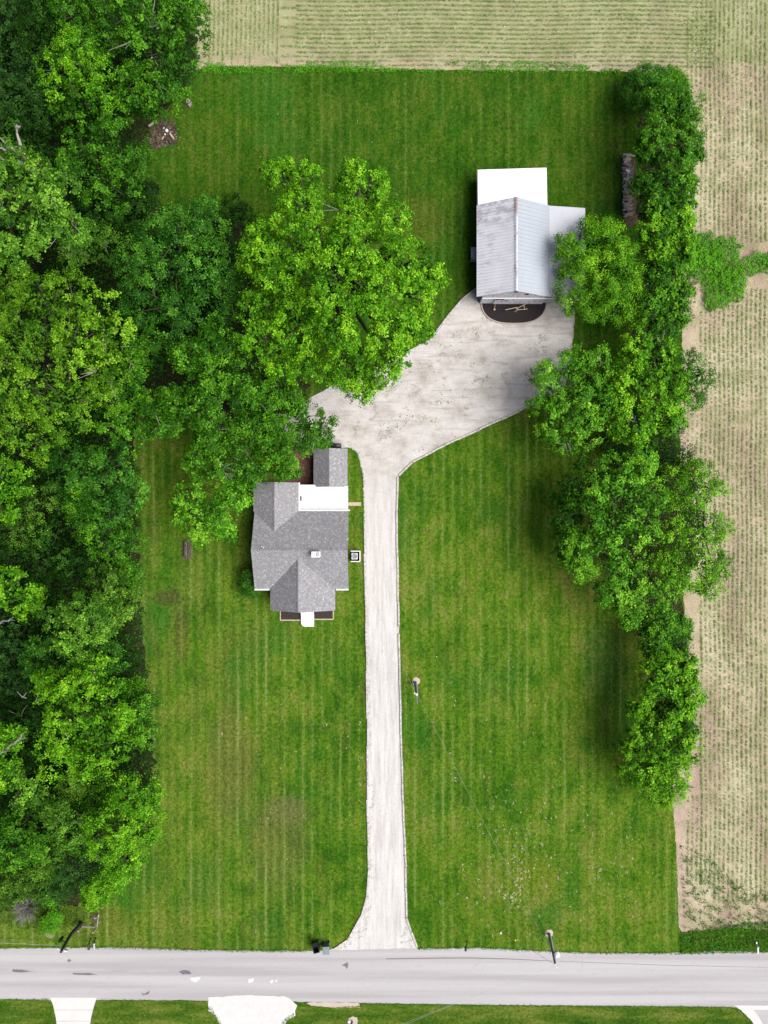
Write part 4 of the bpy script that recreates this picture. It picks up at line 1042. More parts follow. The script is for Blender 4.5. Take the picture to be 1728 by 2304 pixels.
# ------------------------------------------------------------------ trees
random.seed(4)
G1 = 'trees of the wood along the west side'
G2 = 'trees of the eastern tree row'
def forest():
    def T(lab, st, lobes, **k):
        k.setdefault('hk', .72 if st in ('dark', 'teal') else (.86 if st in ('mid', 'blue', 'olive') else 1.0)); k.setdefault('grow', 1.05)
        tree('broadleaf_tree', 'tree', lab, st, lobes, G1, **k)
    # northern block
    T('dark tree in the far northwest corner of the wood', 'teal', [(30, 40, 70, 11), (60, 150, 60, 10), (-20, 110, 60, 11)], leaf=.19)
    T('dark green tree at the north edge left of the bright corner trees', 'dark', [(110, 70, 62, 12), (115, 0, 60, 12.5)], leaf=.19)
    T('fresh green tree at the north edge behind the corner trees', 'mid', [(195, 30, 68, 14), (235, 75, 45, 13)])
    T('tall yellowish tree at the northeast corner of the wood', 'mid', [(330, 80, 62, 15.5), (385, 120, 58, 14.5), (300, 30, 50, 15), (350, 190, 55, 13), (400, 50, 50, 14)], dead=5)
    T('green tree whose crown overhangs the stump at the lawn corner', 'mid', [(345, 225, 40, 11), (300, 190, 50, 12.5), (420, 20, 40, 12.5)])
    T('bright tree with pointed top west of the corner trees', 'bright', [(175, 115, 42, 15), (150, 165, 55, 14), (205, 175, 50, 13.5)])
    T('mid green tree north of the fire pit', 'mid', [(180, 235, 58, 11), (235, 240, 48, 10.5)])
    T('small bluish tree in the gap behind the dead limb tree', 'teal', [(35, 215, 55, 9), (90, 235, 42, 8.5)])
    T('dark tree filling the west edge above the dead limb tree', 'dark', [(10, 300, 55, 8.5), (70, 270, 45, 8)])
    T('rounded dark green tree southwest of the fire pit', 'mid', [(235, 315, 52, 13.5), (185, 360, 55, 13), (280, 370, 50, 13), (235, 410, 55, 12)])
    T('dim green tree below the rounded tree southwest of the fire pit', 'dark', [(280, 460, 50, 10), (215, 470, 55, 10), (330, 440, 30, 8)])
    T('pale yellow green tree at the west edge below the dead limb tree', 'pale', [(45, 395, 60, 15), (110, 420, 60, 15.5), (20, 470, 60, 14.5), (90, 500, 65, 14), (150, 520, 45, 12.5), (30, 560, 45, 13)], dead=8)
    T('sparse olive tree with bare twigs right of the pale tree', 'olive', [(180, 560, 42, 10.5), (220, 545, 40, 9.5)], dead=9, gap=.6)
    # middle block
    T('large bluish green round tree between the wood and the biggest tree', 'blue', [(400, 545, 70, 14), (350, 610, 80, 14.5), (450, 620, 80, 14.5), (400, 690, 85, 14), (330, 690, 60, 13), (500, 680, 50, 11.5), (445, 500, 52, 11.5), (330, 560, 52, 12.5)], blob=.8, spread=.15)
    T('dark lower tree in the shadow left of the biggest tree', 'dark', [(515, 600, 40, 8), (535, 480, 35, 6.5)])
    T('small bright tree at the west edge above the large yellow tree', 'yellow', [(20, 640, 45, 12), (5, 700, 40, 11), (48, 622, 22, 11)])
    T('large yellow green tree filling the west side of the wood', 'yellow', [(110, 680, 60, 16), (175, 700, 65, 16.5), (70, 760, 70, 16.5), (160, 790, 75, 17), (235, 740, 50, 15), (240, 830, 50, 15), (60, 860, 75, 16.5), (150, 900, 75, 16.5), (225, 900, 42, 14.5), (20, 950, 60, 15), (100, 980, 50, 14), (10, 800, 40, 15)], dead=3)
    T('deep green tree between the yellow tree and the star leaved tree', 'mid', [(290, 870, 48, 11), (280, 960, 50, 11.5), (335, 930, 45, 10.5), (310, 790, 38, 10)], dead=2)
    T('dark green tree south of the large yellow tree', 'blue', [(170, 1050, 60, 13), (235, 1060, 55, 13.5), (245, 1130, 55, 13), (290, 1110, 38, 11.5)])
    T('vivid green tree on the wood edge west of the small lawn tree', 'mid', [(215, 1180, 50, 13.5), (270, 1220, 50, 13), (180, 1130, 40, 12.5), (290, 1285, 30, 10)])
    T('olive tree with fine leaves left of the vivid edge tree', 'olive', [(85, 1120, 52, 12), (50, 1180, 50, 12)], leaf=.14)
    T('bright green tree on the west edge level with the back porch', 'bright', [(15, 1080, 50, 12.5), (8, 1130, 40, 12)])
    T('dark tree filling the west wood level with the house ridge', 'dark', [(120, 1240, 65, 11), (60, 1290, 60, 10.5), (180, 1280, 50, 11), (10, 1250, 50, 11)])
    T('leafy olive tree at the lawn edge with loose crown', 'olive', [(235, 1320, 45, 11.5), (285, 1325, 32, 9), (275, 1365, 36, 10)], gap=.7)
    T('pale clumped tree standing out below the loose olive tree', 'pale', [(140, 1390, 42, 14.5), (200, 1375, 45, 15), (170, 1425, 50, 14.5), (225, 1400, 35, 14)])
    T('yellow green tree at the west edge above the fallen branch', 'bright', [(20, 1330, 45, 12), (60, 1345, 35, 11.5)])
    T('dull green tree below the pale clumped tree', 'blue', [(95, 1480, 45, 11.5), (190, 1490, 52, 10.5), (240, 1480, 36, 9)])
    T('dark bluish tree on the west edge opposite the driveway middle', 'teal', [(25, 1450, 60, 10.5), (50, 1530, 50, 10)])
    # southern block
    T('large bright green tree with fine crown on the southern wood edge', 'bright', [(150, 1560, 50, 14.5), (220, 1540, 55, 15), (170, 1620, 65, 15.5), (240, 1610, 60, 15.5), (215, 1680, 60, 14.5), (140, 1690, 50, 13.5), (110, 1530, 30, 13)])
    T('lower green tree joined to the east of the fine crowned tree', 'mid', [(310, 1590, 36, 11), (320, 1640, 32, 10.5), (300, 1550, 26, 9)])
    T('dark tree with pale dead branch at the western edge', 'dark', [(60, 1610, 50, 10), (20, 1690, 55, 11)], dead=2)
    T('yellowish small tree west below the pale dead branch', 'bright', [(20, 1660, 30, 12), (10, 1740, 36, 12)])
    T('pale small crown left of three clumps in the southern wood', 'pale', [(70, 1780, 36, 12), (50, 1760, 22, 11.5)])
    T('pale small crown right of three clumps in the southern wood', 'olive', [(160, 1765, 32, 12)])
    T('light green clump below the pair of pale crowns', 'pale', [(148, 1850, 36, 12.5), (165, 1880, 28, 12), (125, 1825, 24, 12)])
    T('spreading green tree at the southeast corner of the wood', 'bright', [(285, 1790, 40, 14), (330, 1800, 38, 13), (260, 1860, 52, 14), (325, 1865, 40, 12.5), (235, 1900, 45, 13), (290, 1930, 42, 12), (255, 1975, 30, 9.5)])
    T('mid green tree between the light clumps and the corner tree', 'mid', [(190, 1800, 42, 10), (220, 1770, 36, 9.5), (215, 1830, 36, 11)])
    T('rounded green tree at the west edge near the road', 'mid', [(35, 1870, 45, 12), (75, 1900, 38, 12), (15, 1920, 42, 11.5)])
    T('bright small tree between the wood corner and the rail fence', 'bright', [(212, 2000, 20, 6), (235, 2010, 16, 5), (205, 2030, 14, 4)], leaf=.16, blob=.5)
    T('dark blue green conifer like tree near the road', 'teal', [(160, 1960, 42, 8.5), (125, 1990, 36, 7), (190, 1930, 34, 8)], leaf=.12, blob=.7)
    T('dull olive shrubby tree at the southwest wood corner', 'olive', [(80, 1975, 40, 7), (20, 2000, 40, 6.5), (115, 1930, 30, 8)], leaf=.14, blob=.7)
forest()

def east():
    def T(lab, st, lobes, nm='broadleaf_tree', **k):
        k.setdefault('grow', 1.16); k.setdefault('hk', .86); k.setdefault('inner', 12); k.setdefault('gap', 1.25)
        return tree(nm, 'tree', lab, st, lobes, G2, **k)
    T('bluish green rounded bush at the northwest end of the hedge row', 'blue', [(1448, 190, 32, 3.8), (1438, 220, 30, 3.4), (1475, 185, 26, 3.5)], leaf=.14, blob=.5)
    T('low green bush at the field corner beyond the hedge row', 'bright', [(1510, 178, 20, 2.2), (1530, 200, 18, 2)], leaf=.13, blob=.4)
    T('glossy dark leaved tree at the north end of the hedge row', 'mid', [(1490, 225, 42, 7.5), (1535, 245, 40, 7), (1545, 300, 38, 7.5), (1480, 300, 46, 8), (1520, 350, 46, 7.5), (1450, 340, 26, 6), (1560, 350, 22, 6)], leaf=.24, gap=.9, grow=.95)
    T('glossy leaved tree beside the firewood row', 'mid', [(1460, 420, 36, 7), (1510, 410, 45, 7.5), (1545, 400, 28, 6.5), (1480, 470, 44, 7.5), (1530, 460, 36, 7)], leaf=.24, grow=.95)
    T('bright tipped tree south of the firewood row', 'bright', [(1475, 520, 40, 8), (1525, 500, 38, 7.5), (1500, 560, 42, 8), (1540, 550, 26, 7)], leaf=.24, grow=.95)
    T('narrow dark tree squeezed behind the round tree by the barn', 'mid', [(1490, 620, 38, 7), (1520, 600, 34, 7), (1525, 660, 32, 6.5), (1470, 680, 34, 6.5), (1510, 710, 36, 6.5), (1490, 750, 30, 6)], leaf=.22, grow=.95)
    T('dense round bright green tree touching the barn lean-to', 'bright', [(1350, 545, 52, 6.6), (1310, 600, 54, 6.8), (1390, 600, 56, 7), (1350, 650, 58, 6.8), (1305, 672, 40, 6), (1395, 672, 44, 6.2), (1282, 560, 30, 5.6), (1438, 600, 30, 5.6), (1375, 520, 30, 5.6)], leaf=.14, blob=.62, spread=.16, per=30, inner=26)
    T('loose fresh green tree overhanging the gravel yard', 'maple', [(1290, 838, 40, 9.5), (1240, 860, 42, 9), (1320, 812, 34, 9.5), (1280, 900, 52, 10), (1330, 880, 45, 9.5), (1255, 950, 42, 9), (1310, 960, 40, 9), (1225, 900, 26, 8), (1275, 990, 26, 8), (1340, 800, 24, 8.5)], dead=3, leaf=.19, hk=.72)
    T('yellow tipped tree east of the one overhanging the gravel yard', 'bright', [(1440, 790, 40, 9), (1480, 800, 42, 9), (1430, 860, 48, 9.5), (1490, 870, 45, 9.5), (1400, 900, 38, 9), (1450, 930, 46, 9), (1500, 940, 34, 8.5), (1415, 960, 34, 8.5), (1440, 760, 26, 8)], dead=6, leaf=.20, hk=.72)
    T('dull green tree leaning over the field edge', 'blue', [(1540, 830, 36, 8), (1570, 850, 30, 7.5), (1555, 890, 28, 7)], leaf=.15)
    T('dark shrubby tree in the gap of the eastern row', 'dark', [(1500, 990, 38, 5), (1525, 1030, 34, 5), (1480, 1050, 40, 5), (1420, 1010, 36, 4.5), (1370, 1000, 28, 4)], leaf=.15)
    T('largest eastern tree with broad fresh green crown', 'maple', [(1400, 1090, 58, 11.5), (1340, 1130, 55, 11), (1440, 1130, 52, 11), (1380, 1180, 70, 12), (1330, 1220, 52, 10.5), (1430, 1200, 50, 11), (1390, 1260, 50, 10), (1300, 1270, 36, 8), (1430, 1300, 42, 9), (1380, 1320, 40, 8.5), (1420, 1360, 34, 8), (1470, 1320, 40, 8.5), (1440, 1040, 28, 9), (1415, 1390, 20, 7)], leaf=.20)
    T('bluish lower crown on the lawn side of the largest eastern tree', 'blue', [(1290, 1110, 38, 7), (1280, 1170, 34, 7), (1275, 1225, 32, 6.5), (1330, 1080, 36, 7)], leaf=.19)
    T('fine leaved tree bulging over the field beside the largest eastern tree', 'bright', [(1530, 1110, 48, 9.5), (1580, 1110, 42, 9), (1560, 1170, 50, 9.5), (1520, 1200, 45, 9.5), (1600, 1200, 36, 8.5), (1560, 1250, 48, 9), (1600, 1280, 36, 8), (1590, 1310, 28, 7), (1530, 1290, 40, 8.5), (1555, 1060, 28, 7.5), (1500, 1260, 34, 8)], leaf=.15)
    T('narrow dark tree at the top of the southern hedge', 'mid', [(1490, 1400, 28, 6), (1478, 1440, 32, 6.5), (1515, 1450, 30, 6), (1530, 1410, 18, 4.5)], leaf=.22)
    T('glossy tree in the middle of the southern hedge', 'bright', [(1490, 1500, 40, 7.5), (1530, 1500, 34, 7), (1480, 1550, 40, 7.5), (1530, 1560, 40, 7.5), (1500, 1600, 42, 7.5), (1455, 1590, 28, 6.5)], leaf=.22)
    T('dense tree at the broad end of the southern hedge', 'bright', [(1460, 1640, 42, 7.5), (1520, 1630, 44, 8), (1540, 1670, 36, 7.5), (1490, 1690, 48, 8), (1430, 1680, 34, 6), (1450, 1730, 38, 6.5)], leaf=.20)
    T('fine leaved light tree at the south tip of the hedge', 'bright', [(1500, 1740, 36, 6.5), (1475, 1760, 34, 6), (1510, 1770, 30, 5.5), (1495, 1790, 20, 4.5)], leaf=.15, blob=.6)
east()

T = lambda lab, st, lobes, **k: tree('broadleaf_tree', 'tree', lab, st, lobes, 'trees on the lawn between house and barn', **k)
T('largest bright green tree standing north of the gravel yard', 'bright',
  [(632, 392, 36, 12.5), (682, 408, 44, 13.5), (678, 468, 46, 14), (808, 402, 50, 14.5), (842, 420, 36, 13.5), (785, 475, 50, 13.5), (872, 500, 42, 13.5),
   (605, 560, 62, 15), (575, 590, 36, 13.5), (690, 560, 66, 16.5), (785, 560, 66, 17), (880, 580, 56, 15.5), (940, 600, 46, 14.5), (635, 640, 62, 15.5), (735, 650, 68, 17.5),
   (830, 655, 66, 17), (925, 670, 50, 15), (600, 690, 52, 14), (670, 735, 60, 15), (770, 745, 68, 16.5), (860, 745, 60, 15.5), (925, 745, 42, 13.5), (585, 765, 48, 13),
   (680, 815, 52, 12.5), (780, 830, 56, 13), (865, 810, 52, 13.5), (820, 868, 36, 10.5), (620, 810, 40, 12), (968, 628, 26, 13)], leaf=.20, blob=.95, dead=2)
T('dark tree with starry bright tips over the north side of the house', 'mid',
  [(425, 805, 40, 11), (485, 775, 46, 11.5), (470, 850, 46, 11.5), (530, 800, 36, 10.5), (395, 905, 38, 10.5), (455, 920, 46, 11.5), (375, 955, 32, 9.5), (530, 885, 46, 11), (600, 880, 40, 9.5),
   (590, 945, 44, 10.5), (650, 905, 36, 9), (545, 985, 42, 10), (475, 985, 36, 9.5), (615, 1015, 44, 9.5), (565, 1055, 38, 8.5), (495, 1060, 36, 9), (645, 1050, 28, 8), (445, 1035, 30, 8.5)], leaf=.22, gap=.8, blob=.75, tips=7, spread=.15, dead=8)
T('green tree reaching over the brick paving toward the shed', 'mid', [(680, 940, 40, 9), (710, 965, 36, 8.5), (730, 950, 26, 8), (690, 990, 30, 7.5), (650, 970, 40, 9), (725, 985, 22, 7)], leaf=.19, dead=3, gap=.7)
T('small bright round tree in the lawn just west of the house', 'maple', [(440, 1130, 44, 7.5), (480, 1150, 46, 7.8), (455, 1175, 40, 7), (520, 1120, 44, 7.5), (420, 1160, 30, 6.5), (540, 1085, 34, 7.5), (500, 1185, 26, 6)], leaf=.24, blob=.75)
tree('shrub', 'shrub', 'dark green shrub at the southwest corner of the house', 'blue', [(561, 1300, 17, 2.0), (570, 1325, 14, 1.6), (556, 1325, 12, 1.4)], leaf=.12, blob=.35)
tree('shrub', 'shrub', 'low yellow green weedy shrub by the wood near the western pole', 'weed', [(112, 2078, 18, 1.6), (125, 2060, 14, 1.5), (118, 2022, 13, 2.4)], leaf=.12, blob=.35)
v = W(66, 2036); tb = thing('dead_shrub', tuple(v), 'wispy grey dead shrub at the southwest wood edge near the road', 'dead shrub')
rgb = random.Random(8); mb = MB()
for k in range(150):
    a = rgb.uniform(0, 6.283); L = rgb.uniform(.5, 1.45); z = rgb.uniform(.5, 2.0)*(1.5-L*.55)
    q = Vector((math.cos(a)*L, math.sin(a)*L*1.15, max(.15, z)))
    m_ = q*.5+Vector((rgb.uniform(-.15, .15), rgb.uniform(-.15, .15), .25))
    mb.tube([(rgb.uniform(-.1, .1), rgb.uniform(-.1, .1), 0), m_, q], [.022, .014, .007], 4, cap=False)
    for j in range(2):
        mb.tube([m_, m_.lerp(q, .6)+Vector((rgb.uniform(-.35, .35), rgb.uniform(-.35, .35), rgb.uniform(-.1, .3)))], [.012, .006], 4, cap=False)
mb.build('twigs', M_DEAD, tb)

# dead limb trees in the wood
def dead_tree(pts, label, r=.13):
    v = W(*pts[0][0][:2], 0)
    t = thing('dead_tree', tuple(v), label, 'dead tree', 'dead trees in the wood'); off = tuple(v)
    mb = MB(); a = W(*pts[0][0]); mb.tube([v, v.lerp(a, .5), a], [r*1.4, r*1.2, r], 8); mb.build('trunk', M_DEAD, t, off=off)
    for br in pts:
        mb = MB(); P = [W(*q) for q in br]
        P2 = [P[0]]
        for i in range(1, len(P)):
            m_ = (P[i-1]+P[i])/2+Vector((random.uniform(-.1, .1), random.uniform(-.1, .1), .05)); P2 += [m_, P[i]]
        n_ = len(P2); mb.tube(P2, [r*(1-.8*i/(n_-1)) for i in range(n_)], 7); mb.build('limb', M_DEAD, t, off=off)
dead_tree([[(60, 365, 12), (44, 345, 13.5), (28, 335, 14.5), (0, 310, 15.5)], [(44, 345, 13.5), (46, 325, 14.5), (38, 300, 15), (37, 280, 15.5)], [(28, 335, 14.5), (10, 338, 15), (-6, 334, 15)], [(38, 286, 15.3), (46, 284, 15.6)]], 'tall forked dead tree at the western edge above the pale tree', .17)
dead_tree([[(-5, 1700, 11), (20, 1680, 12.5), (45, 1665, 13.5), (60, 1661, 14)], [(30, 1674, 13), (46, 1660, 14), (56, 1648, 14.5)], [(10, 1690, 12), (22, 1690, 13)]], 'pale dead branch tree at the western edge beside the fine crowned tree', .09)
dead_tree([[(58, 1570, 10), (48, 1566, 11), (38, 1556, 11.5)], [(50, 1568, 10.5), (60, 1558, 11)], [(85, 1580, 10), (82, 1572, 11), (88, 1562, 11.5)]], 'small bare snag in the dark gap north of the pale dead branch', .07)
dead_tree([[(0, 1402, 9), (18, 1397, 10), (34, 1396, 10.5)], [(18, 1397, 10), (28, 1390, 11)]], 'short pale broken limb at the western edge in a dark gap', .10)

# ------------------------------------------------------------------ uncountable greenery
def inpoly(P, poly):
    x, y = P[:, 0], P[:, 1]; c = np.zeros(len(P), bool); n = len(poly)
    for i in range(n):
        x1, y1 = poly[i]; x2, y2 = poly[(i+1) % n]
        if y1 == y2: continue
        m = ((y1 > y) != (y2 > y)) & (x < (x2-x1)*(y-y1)/(y2-y1)+x1)
        c ^= m
    return c
def rand_in(rng, poly, dens_):
    a = np.array(poly, float); x0, y0 = a.min(0); x1, y1 = a.max(0)
    n = int((x1-x0)*(y1-y0)/S/S*dens_)
    P = np.stack([rng.uniform(x0, x1, n), rng.uniform(y0, y1, n)], 1)
    return P[inpoly(P, poly)]
def px2m(P): return (P[:, 0]-864)/S, (1152-P[:, 1])/S
def vnoise(x, y, sc, seed=0):
    r = np.random.default_rng(seed); v = np.zeros_like(x)
    for k in range(7):
        a = r.uniform(0, 2*np.pi); f = sc*r.uniform(.5, 2.0)
        v += np.sin((x*np.cos(a)+y*np.sin(a))*f*2*np.pi+r.uniform(0, 6.28))
    return v/7

rng = np.random.default_rng(77)
# undergrowth of the wood: small blobs 0.5-6 m high
FP = [(-60, -60), (430, -60), (430, 130), (410, 200), (330, 250), (320, 330), (345, 480), (520, 520), (540, 760), (400, 760), (320, 960), (300, 1000), (305, 1300), (325, 1560), (345, 1800), (270, 1960), (215, 2020), (170, 2040), (60, 2020), (-60, 2030)]  # eastern bulge adds dark leaves where the grass is only shaded
Pb = rand_in(rng, FP, 1.15); bx, by = px2m(Pb)
nb = len(bx); bz = rng.uniform(.3, 5.0, nb); f = (H-bz)/H
D = unit(rng, nb*90, -.1); rb = np.repeat(rng.uniform(.6, 1.3, nb), 90)
C = np.stack([np.repeat(bx*f, 90), np.repeat(by*f, 90), np.repeat(bz, 90)], 1)+D*rb[:, None]*np.array([1, 1, .7])*rng.uniform(.7, 1.1, (len(D), 1))
C = C[C[:, 2] > .03]; D = D[:len(C)]
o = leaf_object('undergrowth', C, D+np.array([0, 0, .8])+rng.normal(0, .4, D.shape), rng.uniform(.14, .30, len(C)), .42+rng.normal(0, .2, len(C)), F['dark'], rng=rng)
tag(o, 'dark leafy undergrowth between the trees of the wood', None, None, 'stuff')

def weeds(name, regions, label, mat, hmax=.5, d=70, seed=1, leaf=(.10, .22), noise_cut=-9, nsc=.5, asp=.62):
    rng = np.random.default_rng(seed); Cs = []
    for poly in regions:
        P = rand_in(rng, poly, d); x, y = px2m(P)
        m = vnoise(x, y, nsc, seed) > noise_cut; x, y = x[m], y[m]
        hh = hmax*(.55+.45*vnoise(x, y, .8, seed+3))
        z = rng.uniform(.02, 1, len(x))**.6*np.maximum(hh, .08)
        Cs.append(np.stack([x, y, z], 1))
    C = np.concatenate(Cs)
    o = leaf_object(name, C, rng.normal(0, .45, C.shape)+np.array([0, 0, 1.0]), rng.uniform(*leaf, len(C)), .45+.12*vnoise(C[:, 0], C[:, 1], .6, 9)+rng.normal(0, .2, len(C)), mat, rng=rng, aspect=asp)
    return tag(o, label, None, None, 'stuff')
def blobpoly(cx, cy, rx, ry, seed, n=22, j=.22):
    r = random.Random(seed); return [(cx+rx*(1+r.uniform(-j, j))*math.cos(2*math.pi*k/n), cy+ry*(1+r.uniform(-j, j))*math.sin(2*math.pi*k/n)) for k in range(n)]
weeds('weed_patch', [blobpoly(1628, 590, 42, 62, 1), blobpoly(1612, 650, 36, 50, 2), blobpoly(1590, 570, 40, 40, 3), blobpoly(1570, 590, 28, 45, 8, 22, .3), blobpoly(1705, 595, 34, 26, 4, 22, .3), blobpoly(1760, 590, 40, 30, 5), blobpoly(1655, 640, 22, 40, 6)],
      'bright green weed patch in the field beside the hedge row', F['weed'], .95, 260, 3, (.09, .19))
weeds('verge_weeds', [[(1528, 2098), (1560, 2092), (1600, 2088), (1640, 2082), (1690, 2075), (1800, 2068), (1800, 2138), (1728, 2138), (1620, 2140), (1532, 2143)]],
      'tall dark green weeds on the road verge below the field', F['mid'], .55, 230, 4, (.08, .18))
weeds('field_margin_weeds', [[(690, 138), (840, 138), (860, 152), (690, 150)], [(1000, 140), (1150, 136), (1300, 142), (1360, 158), (1180, 160), (1010, 156)], [(470, 146), (600, 150), (700, 146), (900, 153), (900, 162), (470, 156)], [(1300, 150), (1500, 162), (1470, 178), (1300, 164)], [(455, 150), (900, 154), (1400, 158), (1500, 164), (1500, 172), (1380, 166), (900, 163), (455, 168)],
      [(460, 142), (500, 140), (520, 156), (455, 158)]],
      'rank green weeds along the field margin north of the lawn', F['weed'], .35, 150, 5, (.07, .15), -.30)
weeds('hedge_bottom_weeds', [[(1408, 200), (1425, 200), (1425, 340), (1410, 340)], [(1440, 520), (1560, 500), (1572, 560), (1560, 740), (1450, 740)], [(1540, 470), (1570, 480), (1568, 640), (1545, 650)],
      [(1360, 980), (1540, 960), (1548, 1080), (1380, 1060)], [(1440, 1380), (1540, 1400), (1560, 1780), (1470, 1800), (1440, 1700)], [(1530, 1900), (1600, 1930), (1660, 1990), (1760, 2010), (1800, 2070), (1600, 2088), (1535, 2090)]],
      'ragged weeds growing under the eastern tree row and at the field end', F['mid'], .45, 90, 6, (.08, .18), .02, 1.1)
weeds('roadside_brush', [[(-20, 2010), (60, 2000), (180, 2040), (215, 2062), (160, 2085), (130, 2092), (60, 2090), (-20, 2075)]], 'rough grass and brush where the wood meets the road', F['olive'], .5, 110, 7, (.07, .16))
weeds('pit_grass', [blobpoly(366, 298, 44, 46, 31, 26, .35)], 'thin scorched grass round the fire pit', F['olive'], .08, 28, 12, (.06, .13), .0, 1.6)
rg_ = np.random.default_rng(5); P = np.stack([rg_.normal(366, 20, 190), rg_.normal(312, 14, 190)], 1); x, y = px2m(P)
o = leaf_object('leaf_litter', np.stack([x, y, rg_.uniform(.02, .05, len(x))], 1), rg_.normal(0, .3, (len(x), 3))+np.array([0, 0, 1]), rg_.uniform(.05, .16, len(x)), rg_.uniform(0, .55, len(x)), F['straw'], rng=rg_, aspect=.4)
tag(o, 'brown litter and chips scattered over the fire pit ash', None, None, 'stuff')
weeds('yard_weeds', [blobpoly(1030, 790, 10, 18, 1), blobpoly(1030, 760, 14, 16, 2), blobpoly(880, 960, 32, 14, 3), blobpoly(930, 940, 30, 14, 4), blobpoly(860, 985, 12, 14, 5), blobpoly(1000, 880, 20, 10, 6), blobpoly(950, 1015, 26, 6, 7), blobpoly(1095, 720, 12, 18, 8), blobpoly(1215, 790, 16, 10, 9), blobpoly(1000, 905, 30, 8, 11)],
      'sparse weeds growing through the gravel yard', F['olive'], .08, 26, 8, (.06, .13), -.1, .9)
weeds('driveway_weeds', [[(832, 1760), (842, 1760), (842, 1990), (830, 1990)], [(826, 1440), (836, 1440), (836, 1700), (830, 1700)], [(828, 2010), (836, 2040), (824, 2100), (796, 2125), (756, 2138), (786, 2112), (812, 2065)], [(912, 2080), (924, 2100), (936, 2130), (900, 2128), (904, 2100)], [(858, 1430), (862, 1430), (863, 1520), (860, 1520)]],
      'thin green weeds along the edges of the driveway', F['olive'], .04, 90, 9, (.04, .08), .02, 1.1)

# crop rows
rng = np.random.default_rng(9)
X, Y, Z, TT = [], [], [], []
def row(x0, y0, x1, y1, keep=.75, seedy=0, amp=.5):
    a = W(x0, y0); b = W(x1, y1); L = (b-a).length; n = int(L/.042)
    t = np.sort(rng.uniform(0, 1, n)); x = a.x+(b.x-a.x)*t; y = a.y+(b.y-a.y)*t
    if abs(x1-x0) < abs(y1-y0): x = x+rng.normal(0, .025, n)+.05*np.sin(y*.5+3)
    else: y = y+rng.normal(0, .04, n)+.07*np.sin(x*.35)
    p = keep+amp*vnoise(x, y, .11, 41)+.25*vnoise(x, y, .6, 42)
    m = rng.uniform(0, 1, n) < p; X.append(x[m]); Y.append(y[m])
k = 0; px = 1548.0
while px < 1860:                     # rows running north-south in the east
    y_start = -120
    def edge(px): return 2030 if px > 1600 else 1990
    kp = .62 if px < 1600 else (.95 if px > 1690 else .78)
    segs = []
    if px > 1578: segs = [(y_start, 545), (650, edge(px))]
    else: segs = [(y_start, 200)]
    if px >= 1548 and px < 1580: segs.append((830, 1020) if px > 1560 else (900, 1010)); segs.append((1420, edge(px)) if px > 1572 else (1790, 1990))
    for a, b in segs: row(px, a, px+ (2 if px > 1700 else 0), b, kp, amp=.55)
    px += 10.2
py = -112.0
while py < 152:                      # rows running east-west along the top
    row(668, py, 1546, py+2, 1.0 if py < 120 else .75, amp=.45)
    if py > -120: row(1546, py+2, 1606, py+2, .75)
    py += 10.4
py = -110.0
while py < 152: row(632, py, 672, py, .75, amp=.2); py += 21.5
px = 462.0
while px < 630: row(px, -120, px, 146 if rng.random() < .6 else 125, .68, amp=.35); px += 10.2
x = np.concatenate(X); y = np.concatenate(Y); n_ = len(x)
x = np.repeat(x, 4)+rng.normal(0, .045, n_*4); y = np.repeat(y, 4)+rng.normal(0, .045, n_*4)
C = np.stack([x, y, rng.uniform(.04, .16, len(x))], 1)
o = leaf_object('crop_rows', C, rng.normal(0, .4, C.shape)+np.array([0, 0, 1.0]), rng.uniform(.05, .095, len(C)), .5+rng.normal(0, .2, len(C)), F['crop'], rng=rng)
tag(o, 'rows of young green crop plants in the tan stubble field', None, None, 'stuff')
# straw litter between the rows
regs = [[(1545, -60), (1860, -60), (1860, 2080), (1520, 2090), (1515, 1790), (1580, 1400), (1570, 1000), (1560, 700), (1580, 330)], [(440, -60), (1560, -60), (1560, 150), (440, 150)]]
Ps = np.concatenate([rand_in(rng, r, 8) for r in regs]); x, y = px2m(Ps)
m = (vnoise(x, y, .3, 5)+rng.normal(0, .3, len(x))) > -.1; x, y = x[m], y[m]
C = np.stack([x, y, rng.uniform(.01, .04, len(x))], 1)
o = leaf_object('straw_litter', C, rng.normal(0, .12, C.shape)+np.array([0, 0, 1.0]), rng.uniform(.10, .28, len(C)), .4+rng.normal(0, .25, len(C)), F['straw'], rng=rng, aspect=.28)
tag(o, 'pale straw litter scattered over the field soil', None, None, 'stuff')

# grass blades of the lawn (clumps about 10 cm), none on the gravel or the beds
HP = [(545, 1080), (700, 1080), (700, 1000), (785, 1005), (785, 1150), (790, 1330), (758, 1330), (758, 1400), (705, 1400), (705, 1416), (672, 1416), (672, 1400), (600, 1380), (600, 1330), (570, 1330)]
BP = [(1070, 380), (1235, 380), (1235, 450), (1320, 465), (1320, 690), (1070, 690)]
P = rand_in(rng, [p for p in [(250, 150), (440, 156), (470, 152), (640, 152), (900, 158), (1100, 160), (1380, 162), (1500, 168), (1545, 200), (1552, 330), (1545, 500), (1535, 760), (1530, 1000), (1540, 1380), (1518, 1560), (1512, 1790), (1522, 1900), (1527, 2080), (1533, 2138), (1128, 2136), (1000, 2132), (600, 2138), (0, 2133), (-20, 2040), (200, 2010), (280, 1960), (330, 1800), (300, 1500), (280, 1000), (330, 520), (300, 300)]], 46)
P = P[~inpoly(P, [(a-2 if a < 860 else a+2, b) for a, b in GRAVEL])]
for q in (HP, BP): P = P[~inpoly(P, q)]
for (cx, cy, r) in ((1236, 2100, 8), (936, 1533, 8), (420, 1235, 10), (425, 233, 9), (370, 300, 28), (115, 2100, 9)):
    P = P[(P[:, 0]-cx)**2+(P[:, 1]-cy)**2 > r*r]
x, y = px2m(P)
C = np.stack([x, y, rng.uniform(.010, .045, len(x))], 1)
